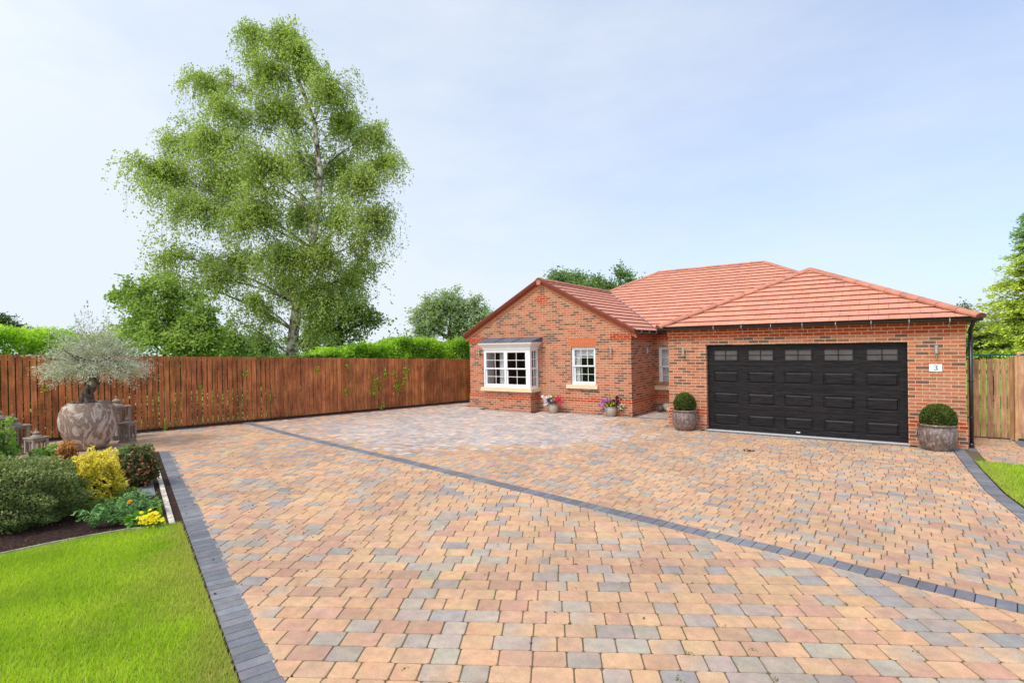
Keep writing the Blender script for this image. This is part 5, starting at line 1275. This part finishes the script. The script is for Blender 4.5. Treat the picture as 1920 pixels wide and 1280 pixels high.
# yellow daisies behind the red shrub
def discs(name, label, pts, r, col, cat='flower', group=None, nr=None, layers=1):
    mb = MB()
    for p in pts:
        for l in range(layers):
            p_ = np.array(p)+UPV*.008*l; nrm_ = unit(UPV*.9-FWD*.6+R.normal(size=3)*.3); a = unit(np.cross(nrm_, [.3, .8, .1])); b = np.cross(nrm_, a); K = 14; rr_ = r*(1-.25*l)
            vs = [p_+nrm_*.006]; cs = [tuple(v*.8 for v in col)]
            for q in range(K): t = 2*PI*q/K; k = rr_*(1 if q % 2 else .72); vs.append(p_+a*math.cos(t)*k+b*math.sin(t)*k); cs.append(jit(col, .08))
            mb.add(vs, [(0, 1+q, 1+(q+1) % K) for q in range(K)], cs)
        g = np.array([p[0], p[1], 0.0]); mb.tube([tuple(g+R.normal(size=3)*.01*np.array([1, 1, 0])), tuple(np.array(p)-UPV*.004)], [.004, .003], 4, (.12, .22, .04))
    return tag(mb.build(name, M_petal), label, cat, group)
discs('daisy', 'yellow daisies standing above the red-leaved shrub', [at(260, 838, 9.0), at(269, 841, 9.0), at(256, 845, 9.0)], .035, (.85, .70, .02))
def marigold(px, py, dep, r, label, n=10):
    b = at(px, py, dep); b = np.array([b[0], b[1], 0]); root = empty('marigold_plant', b, label, 'bedding plant', 'cut-leaved bedding plants on the soil')
    P, D_, s_ = [], [], []
    for i in range(n*3):
        a = R.uniform(0, 2*PI); l = r*R.uniform(.6, 1.1); d = np.array([math.cos(a), math.sin(a), 0]); h = r*R.uniform(.5, 1.3)
        for k in range(9):
            t = (k+1)/9; p = b+d*l*t+UPV*h*(math.sin(t*2.2))
            for sgn in (-1, 1):
                P.append(p+np.array([-d[1], d[0], 0])*sgn*.014); D_.append(unit(d*.7+np.array([-d[1], d[0], 0])*sgn+UPV*.1))
    V, cc = leaf_quads(np.array(P), .055, 3.6, (.14, .30, .085), (.06, .15, .04), (.30, .48, .17), D=np.array(D_), flat=1.6); npmesh('foliage', V, 4, cc, M_leafd, root)
for a in ((178, 985, 6.65, .24, 'left feathery blue-green plant at the lawn edge'), (212, 978, 6.75, .25, 'right feathery blue-green plant at the lawn edge'), (243, 958, 7.1, .19, 'feathery plant below the orange marigold bloom'), (260, 938, 7.35, .23, 'feathery plant nearest the grey slab'), (280, 955, 7.2, .16, 'small feathery plant behind the yellow blooms')): marigold(*a)
discs('marigold_flower', 'single orange marigold bloom right of the golden shrub', [at(243, 940, 7.0)], .040, (.85, .34, .01), layers=3)
discs('alyssum', 'tiny cluster of white flowers beside the pale kerb', [at(288+R.normal()*3, 944+R.normal()*3, 7.3) for _ in range(26)], .013, (.85, .85, .85))
discs('primula_flowers', 'dense cushion of bright yellow flowers at the lawn corner', [at(284+R.normal()*9, 971+R.normal()*5.5, 6.62) for _ in range(90)], .028, (.90, .75, .02))
shrub('primula_plant', 'broad green leaves left of the bright yellow flower cushion', np.append(at(262, 985, 6.75)[:2], .07), (.16, .13, .10), 170, .085, ((.15, .34, .05), (.08, .2, .03), (.30, .48, .1)), 1.9, 2.0, .1, twign=8)
shrub('primula_plant', 'tiny pale leafy seedling between the feathery plants and the yellow flowers', np.append(at(236, 980, 6.8)[:2], .04), (.07, .06, .06), 60, .05, ((.42, .50, .18), (.2, .3, .08), (.6, .6, .3)), 1.5, 2.0, .1, twign=5)
# bark and leaf litter on the soil, a few leaves on the paving
Bp = np.array(BED); n = 9000; P2 = R.uniform(Bp.min(0), Bp.max(0), (n, 2)); P2 = P2[npinside(P2, BED)]; n = len(P2)
P = np.hstack([P2, R.uniform(.0, .014, (n, 1))]); V, cc = leaf_quads(P, .028, 2.2, (.085, .045, .035), (.03, .018, .015), (.42, .28, .13), flat=2.5, clump=np.clip(R.normal(.3, .3, n), 0, 1))
o = npmesh('bark_litter', V, 4, cc, M_leafd); tag(o, 'bark chips and dry leaves scattered over the bed soil', 'litter', kind='stuff')
P = []
for _ in range(260): 
    t = R.uniform(3, 15); x, y = FL(t, -.12-abs(R.normal())*.35); P.append((x, y, .006))
for _ in range(220): P.append((*(np.array([-9.3, -8.6])+(np.array([1, -.335])*R.uniform(0, 8))+R.normal(size=2)*np.array([.5, .5])+np.array([.3, .6])), .006))
for _ in range(90): P.append((R.uniform(-9, 4), R.uniform(-11, -1), .006))
P = np.array(P); P = P[[not (inside((a[0], a[1]), BED) or inside((a[0], a[1]), LL)) for a in P]]
V, cc = leaf_quads(P, .03, 1.8, (.10, .06, .03), (.05, .035, .02), (.24, .20, .05), flat=2.5); o = npmesh('fallen_leaves', V, 4, cc, M_leafd); tag(o, 'small dry leaves fallen on the block paving', 'leaf litter', kind='stuff')
q = G(1404, 846); m = MB(); V, cc = leaf_quads(np.array([[q[0], q[1], .02]]*9)+R.normal(size=(9, 3))*np.array([.04, .03, .012]), .08, 2, (.10, .05, .025), (.04, .02, .015), (.16, .09, .04)); o = npmesh('dead_leaf', V, 4, cc, M_leafd); tag(o, 'curled brown leaf lying alone in front of the garage door', 'leaf')
# moss tufts and weeds in the joints
P = []
for _ in range(60):
    c_ = np.array([R.uniform(-2, 4.5), R.uniform(-12.2, -8.2)]); 
    if not inside(tuple(c_), R1): continue
    for k in range(R.integers(3, 9)): P.append((*(c_+R.normal(size=2)*.016), .004))
P = np.array(P); V, cc = leaf_quads(P, .018, 2, (.12, .22, .02), (.06, .12, .015), (.25, .36, .03), flat=.5); o = npmesh('joint_moss', V, 4, cc, M_leafd); tag(o, 'green moss and tiny weeds in the paving joints', 'moss', kind='stuff')
# sheds of the field behind: a low far belt of green so the horizon is closed
P = []
n = 50000; a = R.uniform(-1.1, 1.15, n); dd = R.uniform(58, 66, n); z = np.abs(R.normal(0, 1, n))*.5*R.uniform(.3, 1, n)*(2.6+.9*np.sin(a*23)+.7*np.sin(a*51))
P = C+FWD*dd[:, None]*1.0+RIGHT*(dd*a)[:, None]; P[:, 2] = z
V, cc = leaf_quads(P, .42, 1.5, (.15, .22, .10), (.08, .13, .06), (.24, .32, .14), flat=.2); o = npmesh('far_treeline', V, 4, cc, M_leafd); tag(o, 'distant low line of trees along the horizon', 'treeline', kind='stuff')
